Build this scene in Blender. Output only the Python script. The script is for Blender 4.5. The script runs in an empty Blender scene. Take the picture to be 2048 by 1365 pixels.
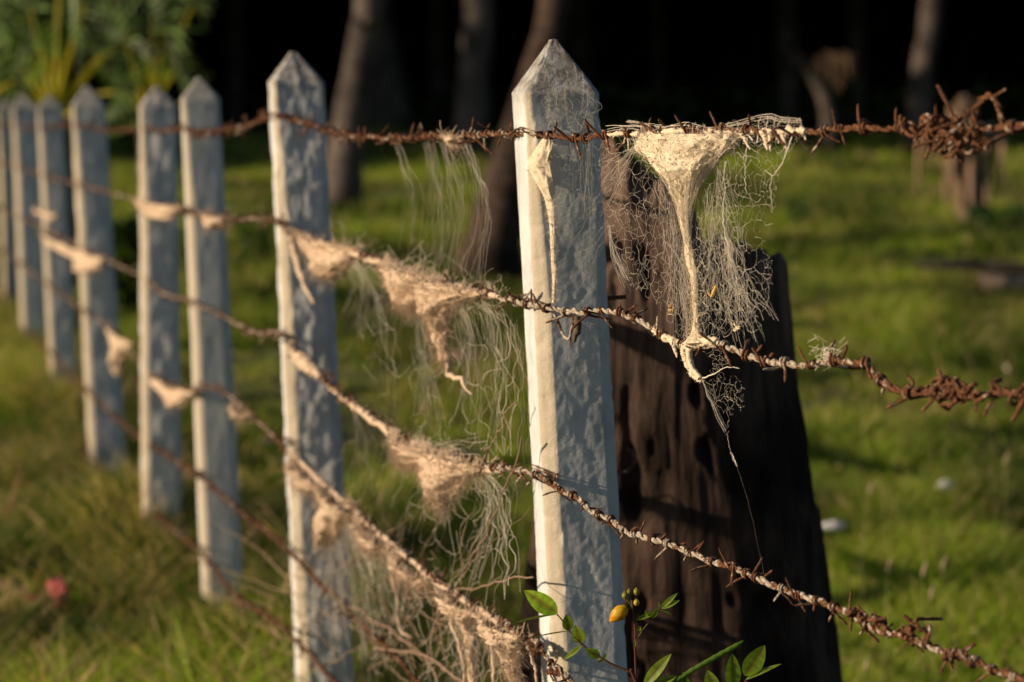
import bpy, math, random
import numpy as np
from mathutils import Vector, Matrix
from mathutils.geometry import delaunay_2d_cdt
R = math.radians
S = bpy.context.scene
random.seed(7)
rng = np.random.default_rng(7)

# ------------------------------------------------------------ camera, sky, sun
CAM_H = 1.40
PITCH = R(6.55)
LENS = 70.0
FP = LENS / 36.0 * 2048.0
cam = bpy.data.cameras.new('camera')
cam_o = bpy.data.objects.new('camera', cam)
S.collection.objects.link(cam_o)
cam_o.location = (0, 0, CAM_H)
cam_o.rotation_euler = (math.pi / 2 - PITCH, 0, 0)
cam.lens = LENS
cam.sensor_width = 36
cam.clip_start = 0.05
cam.clip_end = 2000
cam.dof.use_dof = True
cam.dof.focus_distance = 2.74
cam.dof.aperture_fstop = 3.2
S.camera = cam_o

SUN_AZ = R(-167)          # direction towards the sun in the xy plane
SUN_EL = R(16)
sv = Vector((math.cos(SUN_AZ) * math.cos(SUN_EL), math.sin(SUN_AZ) * math.cos(SUN_EL), math.sin(SUN_EL)))
W = bpy.data.worlds.new('World')
S.world = W
W.use_nodes = True
wn = W.node_tree
bgn = wn.nodes['Background']
sky = wn.nodes.new('ShaderNodeTexSky')
sky.sky_type = 'NISHITA'
sky.sun_disc = False
sky.sun_elevation = SUN_EL
sky.sun_rotation = math.pi / 2 - SUN_AZ
sky.ozone_density = 2.5
wn.links.new(sky.outputs[0], bgn.inputs[0])
bgn.inputs[1].default_value = 0.05
sl = bpy.data.lights.new('sun', 'SUN')
sl.energy = 4.6
sl.angle = R(0.5)
sl.color = (1.0, 0.78, 0.54)
so = bpy.data.objects.new('sun', sl)
so.rotation_euler = sv.to_track_quat('Z', 'Y').to_euler()
so.location = (-6, -3, 5)
S.collection.objects.link(so)
S.view_settings.view_transform = 'Standard'
S.view_settings.look = 'None'
S.view_settings.exposure = 0.3
S.view_settings.gamma = 1
S.cycles.use_denoising = True
S.cycles.max_bounces = 6
S.cycles.transparent_max_bounces = 8

# ------------------------------------------------------------ helpers
cP, sP = math.cos(PITCH), math.sin(PITCH)
CAM = np.array([0, 0, CAM_H])

def ray(px, py):
    dx = (px - 1024) / FP
    dy = -(py - 682.5) / FP
    # camera axes in the world: right x, up (0,sP,cP), forward (0,cP,-sP)
    return np.array([dx, cP + dy * sP, -sP + dy * cP])

def at(px, py, Y):
    r = ray(px, py)
    return CAM + r * (Y / r[1])

FA = np.array([0.009, 3.0])
DL = np.array([-0.325, 0.945]); DL /= np.linalg.norm(DL)      # the fence going away
DR = np.array([0.537, -0.80]); DR /= np.linalg.norm(DR)       # the fence coming nearer

def fence(px, py, off=0.0):
    """the point of the fence's wire plane seen at this place"""
    r = ray(px, py)
    d = DL if px < 1037 else DR
    a = r[0] * d[1] - r[1] * d[0]
    b = FA[0] * d[1] - FA[1] * d[0]
    t = b / a
    return CAM + r * (t - off)

def _hash(ix, iy, s):
    h = (ix.astype(np.int64) * 374761393 + iy.astype(np.int64) * 668265263 + s * 1442695041) & 0x7fffffff
    h = (h ^ (h >> 13)) * 1274126177 & 0x7fffffff
    h = h ^ (h >> 16)
    return (h % 100003) / 100003.0

def vn(x, y, s=0):
    x = np.asarray(x, float); y = np.asarray(y, float)
    ix = np.floor(x).astype(np.int64); iy = np.floor(y).astype(np.int64)
    fx = x - ix; fy = y - iy
    fx = fx * fx * (3 - 2 * fx); fy = fy * fy * (3 - 2 * fy)
    a = _hash(ix, iy, s); b = _hash(ix + 1, iy, s); c = _hash(ix, iy + 1, s); d = _hash(ix + 1, iy + 1, s)
    return (a + (b - a) * fx) * (1 - fy) + (c + (d - c) * fx) * fy - 0.5

def fbm(x, y, s=0, o=4):
    t = 0; a = 1
    for k in range(o):
        t = t + a * vn(x, y, s + k); x = x * 2.03; y = y * 2.03; a *= 0.5
    return t

def H(x, y):
    y = np.asarray(y, float); x = np.asarray(x, float)
    g = 0.03 * np.clip(y - 8, 0, 30) - 0.20 * np.clip((12.5 - y) / 4, 0, 1)
    g = g + 0.19 * np.exp(-((x + 1.2) ** 2 + (y - 6.7) ** 2) / 0.12)
    amp = np.clip((y - 3) / 12, 0.25, 1)
    return g + amp * (0.16 * fbm(x * 0.5, y * 0.35, 3, 3) + 0.09 * fbm(x * 1.6, y * 1.7, 9, 3)) + 0.02

def props(o, label=None, cat=None, group=None, kind=None):
    if label: o['label'] = label
    if cat: o['category'] = cat
    if group: o['group'] = group
    if kind: o['kind'] = kind
    return o

def root(name, loc, label, cat, group=None):
    e = bpy.data.objects.new(name, None)
    e.empty_display_size = 0.05
    e.location = Vector(loc)
    S.collection.objects.link(e)
    return props(e, label, cat, group)

def wloc(o):
    v = np.zeros(3)
    while o is not None:
        v = v + np.array(o.location); o = o.parent
    return v

class MB:
    """collects vertices and faces in world coordinates"""
    def __init__(s):
        s.v = []; s.n = 0; s.f = {}; s.c = []
    def add(s, v, faces, c=(0.5, 0.5, 0.5)):
        v = np.asarray(v, float).reshape(-1, 3)
        faces = np.asarray(faces, int)
        s.v.append(v)
        c = np.asarray(c, float)
        if c.ndim == 1: c = np.tile(c, (len(v), 1))
        s.c.append(c)
        s.f.setdefault(faces.shape[1], []).append(faces + s.n)
        s.n += len(v)
    def grid(s, P, c=(0.5, 0.5, 0.5), closed=False):
        """P: (a,b,3) array; closed wraps the b direction"""
        a, b = P.shape[:2]
        i = np.arange(a * b).reshape(a, b)
        if closed: i = np.concatenate([i, i[:, :1]], 1)
        q = np.stack([i[:-1, :-1], i[:-1, 1:], i[1:, 1:], i[1:, :-1]], -1).reshape(-1, 4)
        c = np.asarray(c, float)
        if c.ndim == 3: c = c.reshape(-1, 3)
        s.add(P.reshape(-1, 3), q, c)
    def tube(s, pts, rad, n=6, c=(0.5, 0.5, 0.5), cap=True, rough=0.0):
        pts = np.asarray(pts, float); m = len(pts)
        rad = np.broadcast_to(np.asarray(rad, float), (m,)).copy()
        t = np.gradient(pts, axis=0)
        t /= (np.linalg.norm(t, axis=1, keepdims=True) + 1e-12)
        ref = np.array([0.31, 0.22, 0.92]) if abs(t[:, 2]).mean() < 0.8 else np.array([0.9, 0.3, 0.1])
        u = np.cross(t, ref); u /= (np.linalg.norm(u, axis=1, keepdims=True) + 1e-12)
        w = np.cross(t, u)
        a = np.arange(n) * 2 * np.pi / n
        rr = rad[:, None] * (1 + rough * (rng.random((m, n)) - 0.5) * 2)
        P = pts[:, None] + rr[..., None] * (np.cos(a)[None, :, None] * u[:, None] + np.sin(a)[None, :, None] * w[:, None])
        cc = np.asarray(c, float)
        if cc.ndim == 2: cc = np.repeat(cc[:, None], n, 1)
        s.grid(P, cc, closed=True)
        if cap:
            for P2, k in ((P[0], 0), (P[-1], -1)):
                ctr = pts[k]
                f = [[n, i, (i + 1) % n] for i in range(n)]
                c1 = cc if cc.ndim == 1 else cc[k, 0]
                s.add(np.vstack([P2, ctr]), f, c1)
    def segs(s, A, B, ra, rb=None, c=(0.5, 0.5, 0.5)):
        """many thin three-sided prisms at once"""
        A = np.asarray(A, float); B = np.asarray(B, float); m = len(A)
        if m == 0: return
        ra = np.broadcast_to(np.asarray(ra, float), (m,)); rb = ra if rb is None else np.broadcast_to(rb, (m,))
        t = B - A; t /= (np.linalg.norm(t, axis=1, keepdims=True) + 1e-12)
        ref = np.where(np.abs(t[:, 1:2]) > 0.9, np.array([[1., 0, 0]]), np.array([[0, 1., 0]]))
        u = np.cross(t, ref); u /= (np.linalg.norm(u, axis=1, keepdims=True) + 1e-12)
        w = np.cross(t, u)
        V = np.zeros((m, 6, 3))
        for k in range(3):
            d = math.cos(k * 2.0944) * u + math.sin(k * 2.0944) * w
            V[:, k] = A + d * ra[:, None]; V[:, 3 + k] = B + d * rb[:, None]
        base = (np.arange(m) * 6)[:, None, None]
        q = np.array([[0, 1, 4, 3], [1, 2, 5, 4], [2, 0, 3, 5]])[None] + base
        s.add(V.reshape(-1, 3), q.reshape(-1, 4), c)
    def build(s, name, mat, parent=None, origin=None, smooth=True, link=True):
        v = np.concatenate(s.v); c = np.concatenate(s.c)
        if parent is not None: org = wloc(parent)
        elif origin is not None: org = np.array(origin, float)
        else: org = np.zeros(3)
        me = bpy.data.meshes.new(name)
        me.vertices.add(len(v)); me.vertices.foreach_set('co', (v - org).astype(np.float32).ravel())
        lt = []; tot = []
        for k, fs in s.f.items():
            fs = np.concatenate(fs); lt.append(fs.ravel()); tot.append(np.full(len(fs), k))
        lt = np.concatenate(lt); tot = np.concatenate(tot)
        st = np.concatenate([[0], np.cumsum(tot)[:-1]])
        me.loops.add(len(lt)); me.loops.foreach_set('vertex_index', lt.astype(np.int32))
        me.polygons.add(len(tot)); me.polygons.foreach_set('loop_start', st.astype(np.int32))
        me.polygons.foreach_set('loop_total', tot.astype(np.int32))
        me.update(calc_edges=True)
        me.polygons.foreach_set('use_smooth', np.full(len(tot), smooth))
        ca = me.color_attributes.new('tint', 'FLOAT_COLOR', 'POINT')
        ca.data.foreach_set('color', np.hstack([c, np.ones((len(c), 1))]).astype(np.float32).ravel())
        me.materials.append(mat)
        o = bpy.data.objects.new(name, me)
        if parent is not None: o.parent = parent
        elif origin is not None: o.location = Vector(origin)
        S.collection.objects.link(o)
        return o

def spline(pts, step=None, n=None):
    """Catmull-Rom through pts, resampled evenly"""
    p = np.asarray(pts, float)
    p = np.vstack([2 * p[0] - p[1], p, 2 * p[-1] - p[-2]])
    out = []
    for i in range(1, len(p) - 2):
        t = np.linspace(0, 1, 24, endpoint=False)[:, None]
        a, b, c, d = p[i - 1], p[i], p[i + 1], p[i + 2]
        out.append(0.5 * ((2 * b) + (-a + c) * t + (2 * a - 5 * b + 4 * c - d) * t ** 2 + (-a + 3 * b - 3 * c + d) * t ** 3))
    out = np.vstack(out + [p[-2][None]])
    L = np.concatenate([[0], np.cumsum(np.linalg.norm(np.diff(out, axis=0), axis=1))])
    m = n or max(2, int(L[-1] / step))
    q = np.linspace(0, L[-1], m)
    return np.stack([np.interp(q, L, out[:, k]) for k in range(out.shape[1])], 1)

# ------------------------------------------------------------ materials
def mat(name):
    m = bpy.data.materials.new(name); m.use_nodes = True
    nt = m.node_tree
    return m, nt, nt.nodes['Principled BSDF']

def N(nt, t, **k):
    n = nt.nodes.new(t)
    for a, b in k.items():
        if a.startswith('i_'): n.inputs[a[2:].replace('_', ' ')].default_value = b
        else: setattr(n, a, b)
    return n

def noise(nt, scale, detail=6, rough=0.55, stretch=(1, 1, 1), dist=0.0, rot=(0, 0, 0)):
    tc = N(nt, 'ShaderNodeTexCoord'); mp = N(nt, 'ShaderNodeMapping')
    mp.inputs['Scale'].default_value = stretch; mp.inputs['Rotation'].default_value = rot
    nz = N(nt, 'ShaderNodeTexNoise'); nz.inputs['Scale'].default_value = scale
    nz.inputs['Detail'].default_value = detail; nz.inputs['Roughness'].default_value = rough
    nz.inputs['Distortion'].default_value = dist
    nt.links.new(tc.outputs['Object'], mp.inputs[0]); nt.links.new(mp.outputs[0], nz.inputs['Vector'])
    return nz.outputs['Fac']

def ramp(nt, fac, stops):
    r = N(nt, 'ShaderNodeValToRGB')
    e = r.color_ramp.elements
    while len(e) < len(stops): e.new(0.5)
    for k, (p, c) in enumerate(stops):
        e[k].position = p; e[k].color = (*c, 1) if len(c) == 3 else c
    nt.links.new(fac, r.inputs[0])
    return r.outputs[0]

def mix(nt, fac, a, b, mode='MIX'):
    m = N(nt, 'ShaderNodeMix', data_type='RGBA', blend_type=mode)
    for s_, val in ((m.inputs[0], fac), (m.inputs[6], a), (m.inputs[7], b)):
        if isinstance(val, bpy.types.NodeSocket): nt.links.new(val, s_)
        elif isinstance(val, (int, float)): s_.default_value = val
        else: s_.default_value = (*val, 1)
    return m.outputs[2]

def bump(nt, bsdf, fac, strength, dist):
    b = N(nt, 'ShaderNodeBump'); b.inputs['Strength'].default_value = strength
    b.inputs['Distance'].default_value = dist
    nt.links.new(fac, b.inputs['Height'])
    if bsdf.inputs['Normal'].is_linked:
        nt.links.new(bsdf.inputs['Normal'].links[0].from_socket, b.inputs['Normal'])
    nt.links.new(b.outputs[0], bsdf.inputs['Normal'])

def math_(nt, op, a, b=0.0):
    m = N(nt, 'ShaderNodeMath', operation=op)
    for s_, val in ((m.inputs[0], a), (m.inputs[1], b)):
        if isinstance(val, bpy.types.NodeSocket): nt.links.new(val, s_)
        else: s_.default_value = val
    return m.outputs[0]

def concrete(seed, bumpk=1.0):
    m, nt, b = mat('weathered_concrete')
    n1 = noise(nt, 14 + seed, 8, 0.6, (1, 1, 0.5))
    n2 = noise(nt, 60, 5, 0.6)
    n3 = noise(nt, 330, 3, 0.6)
    n4 = noise(nt, 34 + seed * 3, 8, 0.7, (1, 1, 0.6), 0.6)
    c = ramp(nt, n1, [(0.30, (0.42, 0.45, 0.47)), (0.5, (0.60, 0.62, 0.63)), (0.68, (0.76, 0.76, 0.74))])
    c = mix(nt, ramp(nt, n4, [(0.60, (0, 0, 0)), (0.72, (1, 1, 1))]), c, (0.36, 0.33, 0.28))
    c = mix(nt, ramp(nt, n3, [(0.62, (0, 0, 0)), (0.74, (0.8, 0.8, 0.8))]), c, (0.3, 0.28, 0.25))
    # lichen and grime on the pointed cap, stored on the mesh
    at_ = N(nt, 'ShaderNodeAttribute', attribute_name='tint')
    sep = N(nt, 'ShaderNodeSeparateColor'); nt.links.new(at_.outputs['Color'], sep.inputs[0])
    c = mix(nt, math_(nt, 'MULTIPLY', sep.outputs[1], 0.75), c, (0.50, 0.41, 0.27))  # front-left chamfer: worn sandy concrete, also darkened for its weaker sunlight
    g = math_(nt, 'MULTIPLY', sep.outputs[0], ramp(nt, n2, [(0.35, (0.35, 0.35, 0.35)), (0.6, (1, 1, 1))]))
    gr = ramp(nt, noise(nt, 130, 6, 0.7), [(0.35, (0.07, 0.058, 0.04)), (0.65, (0.27, 0.235, 0.17))])
    c = mix(nt, g, c, gr)
    nt.links.new(c, b.inputs['Base Color'])
    b.inputs['Roughness'].default_value = 0.92
    b.inputs['Specular IOR Level'].default_value = 0.2
    bump(nt, b, n2, 0.28 * bumpk, 0.004)
    bump(nt, b, noise(nt, 120, 10, 0.75), 0.75 * bumpk, 0.0022)
    bump(nt, b, n3, 0.3 * bumpk, 0.0008)
    return m

def silk_mat(name='old_spider_silk', col=(0.86, 0.73, 0.54), speck=0.6, trans=0.12):
    m, nt, b = mat(name)
    n = noise(nt, 90, 6, 0.6)
    c = ramp(nt, n, [(0.3, tuple(k * 0.86 for k in col)), (0.7, col)])
    if speck:
        s1 = noise(nt, 420, 4, 0.7)
        s2 = noise(nt, 40, 2, 0.5)
        f = math_(nt, 'MULTIPLY', ramp(nt, s1, [(0.60, (0, 0, 0)), (0.68, (1, 1, 1))]), ramp(nt, s2, [(0.4, (0.15, 0.15, 0.15)), (0.62, (1, 1, 1))]))
        f = math_(nt, 'MULTIPLY', f, speck)
        c = mix(nt, f, c, (0.12, 0.05, 0.025))
    nt.links.new(c, b.inputs['Base Color'])
    b.inputs['Roughness'].default_value = 0.85
    b.inputs['Specular IOR Level'].default_value = 0.15
    if speck:
        bump(nt, b, noise(nt, 260, 5, 0.7, (1, 1, 0.10)), 0.3, 0.0012)
    tr = N(nt, 'ShaderNodeBsdfTranslucent'); nt.links.new(c, tr.inputs[0])
    ms = N(nt, 'ShaderNodeMixShader'); ms.inputs[0].default_value = trans
    nt.links.new(b.outputs[0], ms.inputs[1]); nt.links.new(tr.outputs[0], ms.inputs[2])
    nt.links.new(ms.outputs[0], nt.nodes['Material Output'].inputs[0])
    return m

def wire_mat():
    m, nt, b = mat('rusted_wire')
    n = noise(nt, 300, 6, 0.7)
    n2 = noise(nt, 60, 5, 0.7)
    rust = ramp(nt, n, [(0.3, (0.022, 0.011, 0.008)), (0.5, (0.11, 0.045, 0.021)), (0.7, (0.33, 0.155, 0.068))])
    pale = ramp(nt, n, [(0.34, (0.16, 0.115, 0.08)), (0.5, (0.42, 0.36, 0.28)), (0.68, (0.66, 0.60, 0.49))])
    at_ = N(nt, 'ShaderNodeAttribute', attribute_name='tint')
    sep = N(nt, 'ShaderNodeSeparateColor'); nt.links.new(at_.outputs['Color'], sep.inputs[0])
    f = math_(nt, 'ADD', sep.outputs[0], math_(nt, 'MULTIPLY', math_(nt, 'SUBTRACT', n2, 0.5), 3.6))
    f = ramp(nt, f, [(0.46, (0, 0, 0)), (0.56, (1, 1, 1))])
    nt.links.new(mix(nt, f, rust, pale), b.inputs['Base Color'])
    b.inputs['Roughness'].default_value = 0.85
    b.inputs['Specular IOR Level'].default_value = 0.25
    bump(nt, b, n, 0.8, 0.0015)
    return m

def tint_mat(name, trans=0.0, rough=0.6, nsc=0, namp=0.5, tcol=None, spec=0.3):
    m, nt, b = mat(name)
    at_ = N(nt, 'ShaderNodeAttribute', attribute_name='tint')
    c = at_.outputs['Color']
    if nsc:
        f = ramp(nt, noise(nt, nsc, 5, 0.6), [(0.3, (1 - namp,) * 3), (0.7, (1 + namp * 0.3,) * 3)])
        c = mix(nt, 1.0, c, f, 'MULTIPLY')
    nt.links.new(c, b.inputs['Base Color'])
    b.inputs['Roughness'].default_value = rough
    b.inputs['Specular IOR Level'].default_value = spec
    if trans:
        tr = N(nt, 'ShaderNodeBsdfTranslucent')
        nt.links.new(mix(nt, 1.0, c, tcol or (1.2, 1.3, 0.5), 'MULTIPLY'), tr.inputs[0])
        ms = N(nt, 'ShaderNodeMixShader'); ms.inputs[0].default_value = trans
        nt.links.new(b.outputs[0], ms.inputs[1]); nt.links.new(tr.outputs[0], ms.inputs[2])
        nt.links.new(ms.outputs[0], nt.nodes['Material Output'].inputs[0])
    return m

def bark(name, dark, light, scale, stretch, bd=0.02, bs=0.8, spec=0.15):
    m, nt, b = mat(name)
    n = noise(nt, scale, 8, 0.65, stretch, 0.4)
    n2 = noise(nt, scale * 0.22, 4, 0.5)
    c = ramp(nt, n, [(0.32, dark), (0.62, light)])
    c = mix(nt, ramp(nt, n2, [(0.42, (0, 0, 0)), (0.6, (0.75, 0.75, 0.75))]), c, tuple(k * 0.45 for k in dark))
    if name == 'charred_wood':
        at_ = N(nt, 'ShaderNodeAttribute', attribute_name='tint')
        sep = N(nt, 'ShaderNodeSeparateColor'); nt.links.new(at_.outputs['Color'], sep.inputs[0])
        c = mix(nt, sep.outputs[0], c, ramp(nt, n, [(0.34, (0.06, 0.04, 0.032)), (0.58, (0.27, 0.185, 0.145))]))
    nt.links.new(c, b.inputs['Base Color'])
    b.inputs['Roughness'].default_value = 0.9
    b.inputs['Specular IOR Level'].default_value = spec
    bump(nt, b, n, bs, bd)
    return m

M_wire = wire_mat()
M_silk = silk_mat()
M_thread = silk_mat('silk_thread', (0.90, 0.82, 0.68), 0, 0.05)
M_silkblur = silk_mat('dusty_silk', (0.72, 0.56, 0.41), 0.5, 0.14)
M_grass = tint_mat('grass_blades', 0.45, 0.5)
M_leaf = tint_mat('leaf', 0.42, 0.45, tcol=(1.3, 1.5, 0.45))
M_leafnear = tint_mat('near_leaf', 0.42, 0.5, nsc=90, namp=0.4, tcol=(1.3, 1.5, 0.45))
M_dry = tint_mat('dry_stem', 0.0, 0.8)
M_palm = bark('palm_bark', (0.055, 0.047, 0.044), (0.17, 0.14, 0.12), 9, (1, 1, 3.5), 0.02)
M_char = bark('dark_palm_bark', (0.018, 0.013, 0.011), (0.10, 0.068, 0.052), 9, (1, 1, 2.5), 0.02)
M_bark = bark('forest_bark', (0.05, 0.04, 0.034), (0.12, 0.10, 0.085), 7, (1, 1, 0.5), 0.02)

# ------------------------------------------------------------ ground
m, nt, b = mat('meadow_soil')
n1 = noise(nt, 0.8, 5, 0.6); n2 = noise(nt, 5, 6, 0.65); n3 = noise(nt, 24, 5, 0.7)
c = ramp(nt, n2, [(0.33, (0.06, 0.042, 0.025)), (0.47, (0.06, 0.085, 0.014)), (0.65, (0.17, 0.20, 0.025))])
c = mix(nt, ramp(nt, n1, [(0.55, (0, 0, 0)), (0.66, (0.8, 0.8, 0.8))]), c, (0.12, 0.10, 0.045))
c = mix(nt, math_(nt, 'MULTIPLY', n3, 0.7), c, (0.045, 0.06, 0.012))
nt.links.new(c, b.inputs['Base Color']); b.inputs['Roughness'].default_value = 0.95
bump(nt, b, n3, 0.9, 0.05)
M_ground = m
ys = np.concatenate([np.linspace(-30, 3, 12), np.arange(3.3, 14, 0.09), np.arange(14, 45, 0.3), np.array([46, 50, 56, 65, 80, 110, 160, 260, 500])])
xs_ = np.concatenate([np.array([-400, -200, -90, -50, -30]), np.arange(-22, -6, 0.5), np.arange(-6, 6, 0.1), np.arange(6, 22, 0.5), np.array([25, 32, 50, 90, 200, 400])])
X, Y = np.meshgrid(xs_, ys)
g = MB(); g.grid(np.stack([X, Y, H(X, Y)], -1)[:, ::-1])
props(g.build('ground', M_ground), kind='structure')

# ------------------------------------------------------------ grass
def blades(x, y, h, wd, col, lean, name='grass'):
    n = len(x)
    z = H(x, y) - 0.01
    a = rng.random(n) * 2 * np.pi
    b_ = rng.random(n) * 2 * np.pi
    u = np.stack([np.cos(a), np.sin(a), np.zeros(n)], 1) * wd[:, None] * 0.5
    l = np.stack([np.cos(b_), np.sin(b_), np.zeros(n)], 1) * (lean * h)[:, None]
    B = np.stack([x, y, z], 1)
    up = np.zeros((n, 3)); up[:, 2] = h
    V = np.zeros((n, 5, 3))
    V[:, 0] = B - u; V[:, 1] = B + u
    V[:, 2] = B + up * 0.6 + l * 0.35 + u * 0.8; V[:, 3] = B + up * 0.6 + l * 0.35 - u * 0.8
    V[:, 4] = B + up * 0.95 + l
    base = (np.arange(n) * 5)[:, None]
    return V.reshape(-1, 3), base + np.array([[0, 1, 2, 3]]), base + np.array([[3, 2, 4]]), np.repeat(col, 5, 0)

def grass_cols(x, y, dryness):
    n = len(x)
    k = rng.random(n)[:, None]
    g1 = np.array([0.03, 0.072, 0.008]); g2 = np.array([0.31, 0.41, 0.035]); dr = np.array([0.58, 0.43, 0.22])
    patch = np.clip(0.5 + 2.4 * fbm(x * 0.9, y * 0.5, 21, 3), 0, 1)[:, None]  # patches of green; the dark ones also put shadow bands into the colour
    c = g1 + (g2 - g1) * np.clip(0.75 * patch + 0.4 * k - 0.05, 0, 1)
    isdry = rng.random(n) < dryness + 0.9 * np.clip(fbm(x * 0.55, y * 0.4, 91, 3) - 0.25, 0, 0.6)
    c[isdry] = dr * (0.5 + 0.7 * rng.random((isdry.sum(), 1)))
    return c

GB = MB()
def scatter(n, y0, y1, hm, wm, dry, lean=0.6, xpad=1.0, xl=None, keep=0.0):
    y = (y0 ** 2 + (y1 ** 2 - y0 ** 2) * rng.random(n)) ** 0.5
    hw = 0.262 * y + xpad
    x = (rng.random(n) * 2 - 1) * hw
    if xl is not None: x = xl[0] + rng.random(n) * (xl[1] - xl[0])
    clump = fbm(x * 1.3, y * 0.9, 40, 3)
    ok = clump + 0.25 * rng.random(n) > keep
    x = x[ok]; y = y[ok]; clump = clump[ok]
    n = len(x)
    h = hm * (0.5 + 0.9 * rng.random(n)) * (1 + 1.9 * clump)
    col = grass_cols(x, y, dry + 0.25 * np.clip(fbm(x * 0.6, y * 0.6, 77, 2), 0, 1))
    V, q, t, c = blades(x, y, np.clip(h, 0.02, 1), np.full(n, wm) * (0.6 + 0.8 * rng.random(n)), col, lean)
    GB.add(V, q, c); GB.f.setdefault(3, []).append(t + GB.n - len(V))
scatter(150000, 4.0, 8.0, 0.075, 0.0055, 0.14, keep=-0.5)
scatter(150000, 8.0, 15.0, 0.085, 0.008, 0.16, keep=-0.25)
scatter(130000, 15.0, 27.0, 0.10, 0.016, 0.14, xpad=2, keep=-0.2)
scatter(60000, 27.0, 42.0, 0.14, 0.03, 0.12, xpad=4, keep=-0.3)
# longer, half dry grass along the foot of the fence and on the left bank
n = 46000
t_ = rng.random(n) * 9.5 + 0.8
off = rng.normal(0, 0.22, n) - 0.1
px_ = FA[0] + DL[0] * t_ - DL[1] * off * -1
py_ = FA[1] + DL[1] * t_ + DL[0] * off * -1
c_ = grass_cols(px_, py_, 0.42) * 1.1
V, q, t, c_ = blades(px_, py_, 0.15 * (0.4 + 1.1 * rng.random(n)) * (1 + 1.3 * fbm(px_ * 3, py_ * 3, 5, 2)), 0.0035 + 0.003 * rng.random(n), c_, 0.7)
GB.add(V, q, c_); GB.f[3].append(t + GB.n - len(V))
# left bank patch between camera and posts
n = 26000
y = 4.6 + 3.5 * rng.random(n); x = -0.9 + 1.6 * (rng.random(n) - 0.7) * (y / 6)
c_ = grass_cols(x, y, 0.26) * 1.25
V, q, t, c_ = blades(x, y, 0.12 * (0.4 + 1.3 * rng.random(n)) * (1 + 1.4 * fbm(x * 3, y * 3, 15, 2)), 0.006 + 0.009 * rng.random(n) ** 2, c_, 0.9)
GB.add(V, q, c_); GB.f[3].append(t + GB.n - len(V))
props(GB.build('grass', M_grass, smooth=False), 'sunlit green meadow grass with dry straw blades mixed in', 'grass', kind='stuff')

mb = MB(); n = 900
y = 4.8 + 13 * rng.random(n) ** 1.4; x = (rng.random(n) * 2 - 1) * (0.27 * y + 0.8)
ok = (fbm(x * 0.8, y * 0.6, 61, 2) > -0.05) | (rng.random(n) < 0.25); x = x[ok]; y = y[ok]
for xx, yy, zz_ in zip(x, y, H(x, y)):
    s1 = rng.uniform(0.012, 0.05); d = rng.normal(0, 1, 3); d[2] *= 0.4; d /= np.linalg.norm(d)
    e = np.cross(d, rng.normal(0, 1, 3)); e /= np.linalg.norm(e); p = np.array([xx, yy, zz_ + rng.uniform(0.02, 0.06)])
    up_ = np.cross(d, e) * s1 * 0.25
    cc = np.array(((0.42, 0.30, 0.18), (0.22, 0.13, 0.08), (0.55, 0.48, 0.38), (0.30, 0.17, 0.09))[rng.integers(0, 4)]) * rng.uniform(0.6, 1.1)
    wv = rng.uniform(0.15, 0.5)
    mb.add([p - d * s1, p - e * s1 * wv + up_, p + d * s1, p + e * s1 * wv + up_, p], [[0, 1, 4], [1, 2, 4], [2, 3, 4], [3, 0, 4]], cc)
props(mb.build('leaf_litter', M_dry, smooth=False), 'scattered dead brown and straw coloured leaves lying in the grass', 'dead leaves', kind='stuff')

# pale seed heads on thin stalks
sh = MB()
for px, py, Y in [(1738, 990, 6.2), (1775, 1145, 5.4), (1845, 1155, 5.3), (1885, 1140, 5.5), (1730, 1345, 4.8), (720, 930, 6.5), (790, 905, 6.6), (1040, 985, 6.2), (760, 1010, 6), (800, 1080, 5.6), (660, 1120, 5.4), (1860, 1200, 5.3), (2010, 930, 6.6)]:
    p = at(px, py, Y); b0 = np.array([p[0] + rng.normal(0, 0.03), p[1], H(p[0], p[1]) - 0.01])
    pts = spline([b0, (b0 + p) / 2 + rng.normal(0, 0.008, 3), p, p + np.array([0.01, 0, 0.03])], n=14)
    sh.tube(pts, 0.0011, 4, (0.30, 0.28, 0.12))
    hp = spline([p, p + np.array([0.004, 0, 0.02]), p + np.array([0.012, 0, 0.045])], n=8)
    sh.tube(hp, [0.001, 0.003, 0.004, 0.0042, 0.0038, 0.0032, 0.002, 0.0008], 6, (0.36, 0.29, 0.19), rough=0.3)
props(sh.build('seed_heads', M_dry), 'pale fluffy seed heads on thin stalks above the grass', 'grass heads', kind='stuff')

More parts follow.
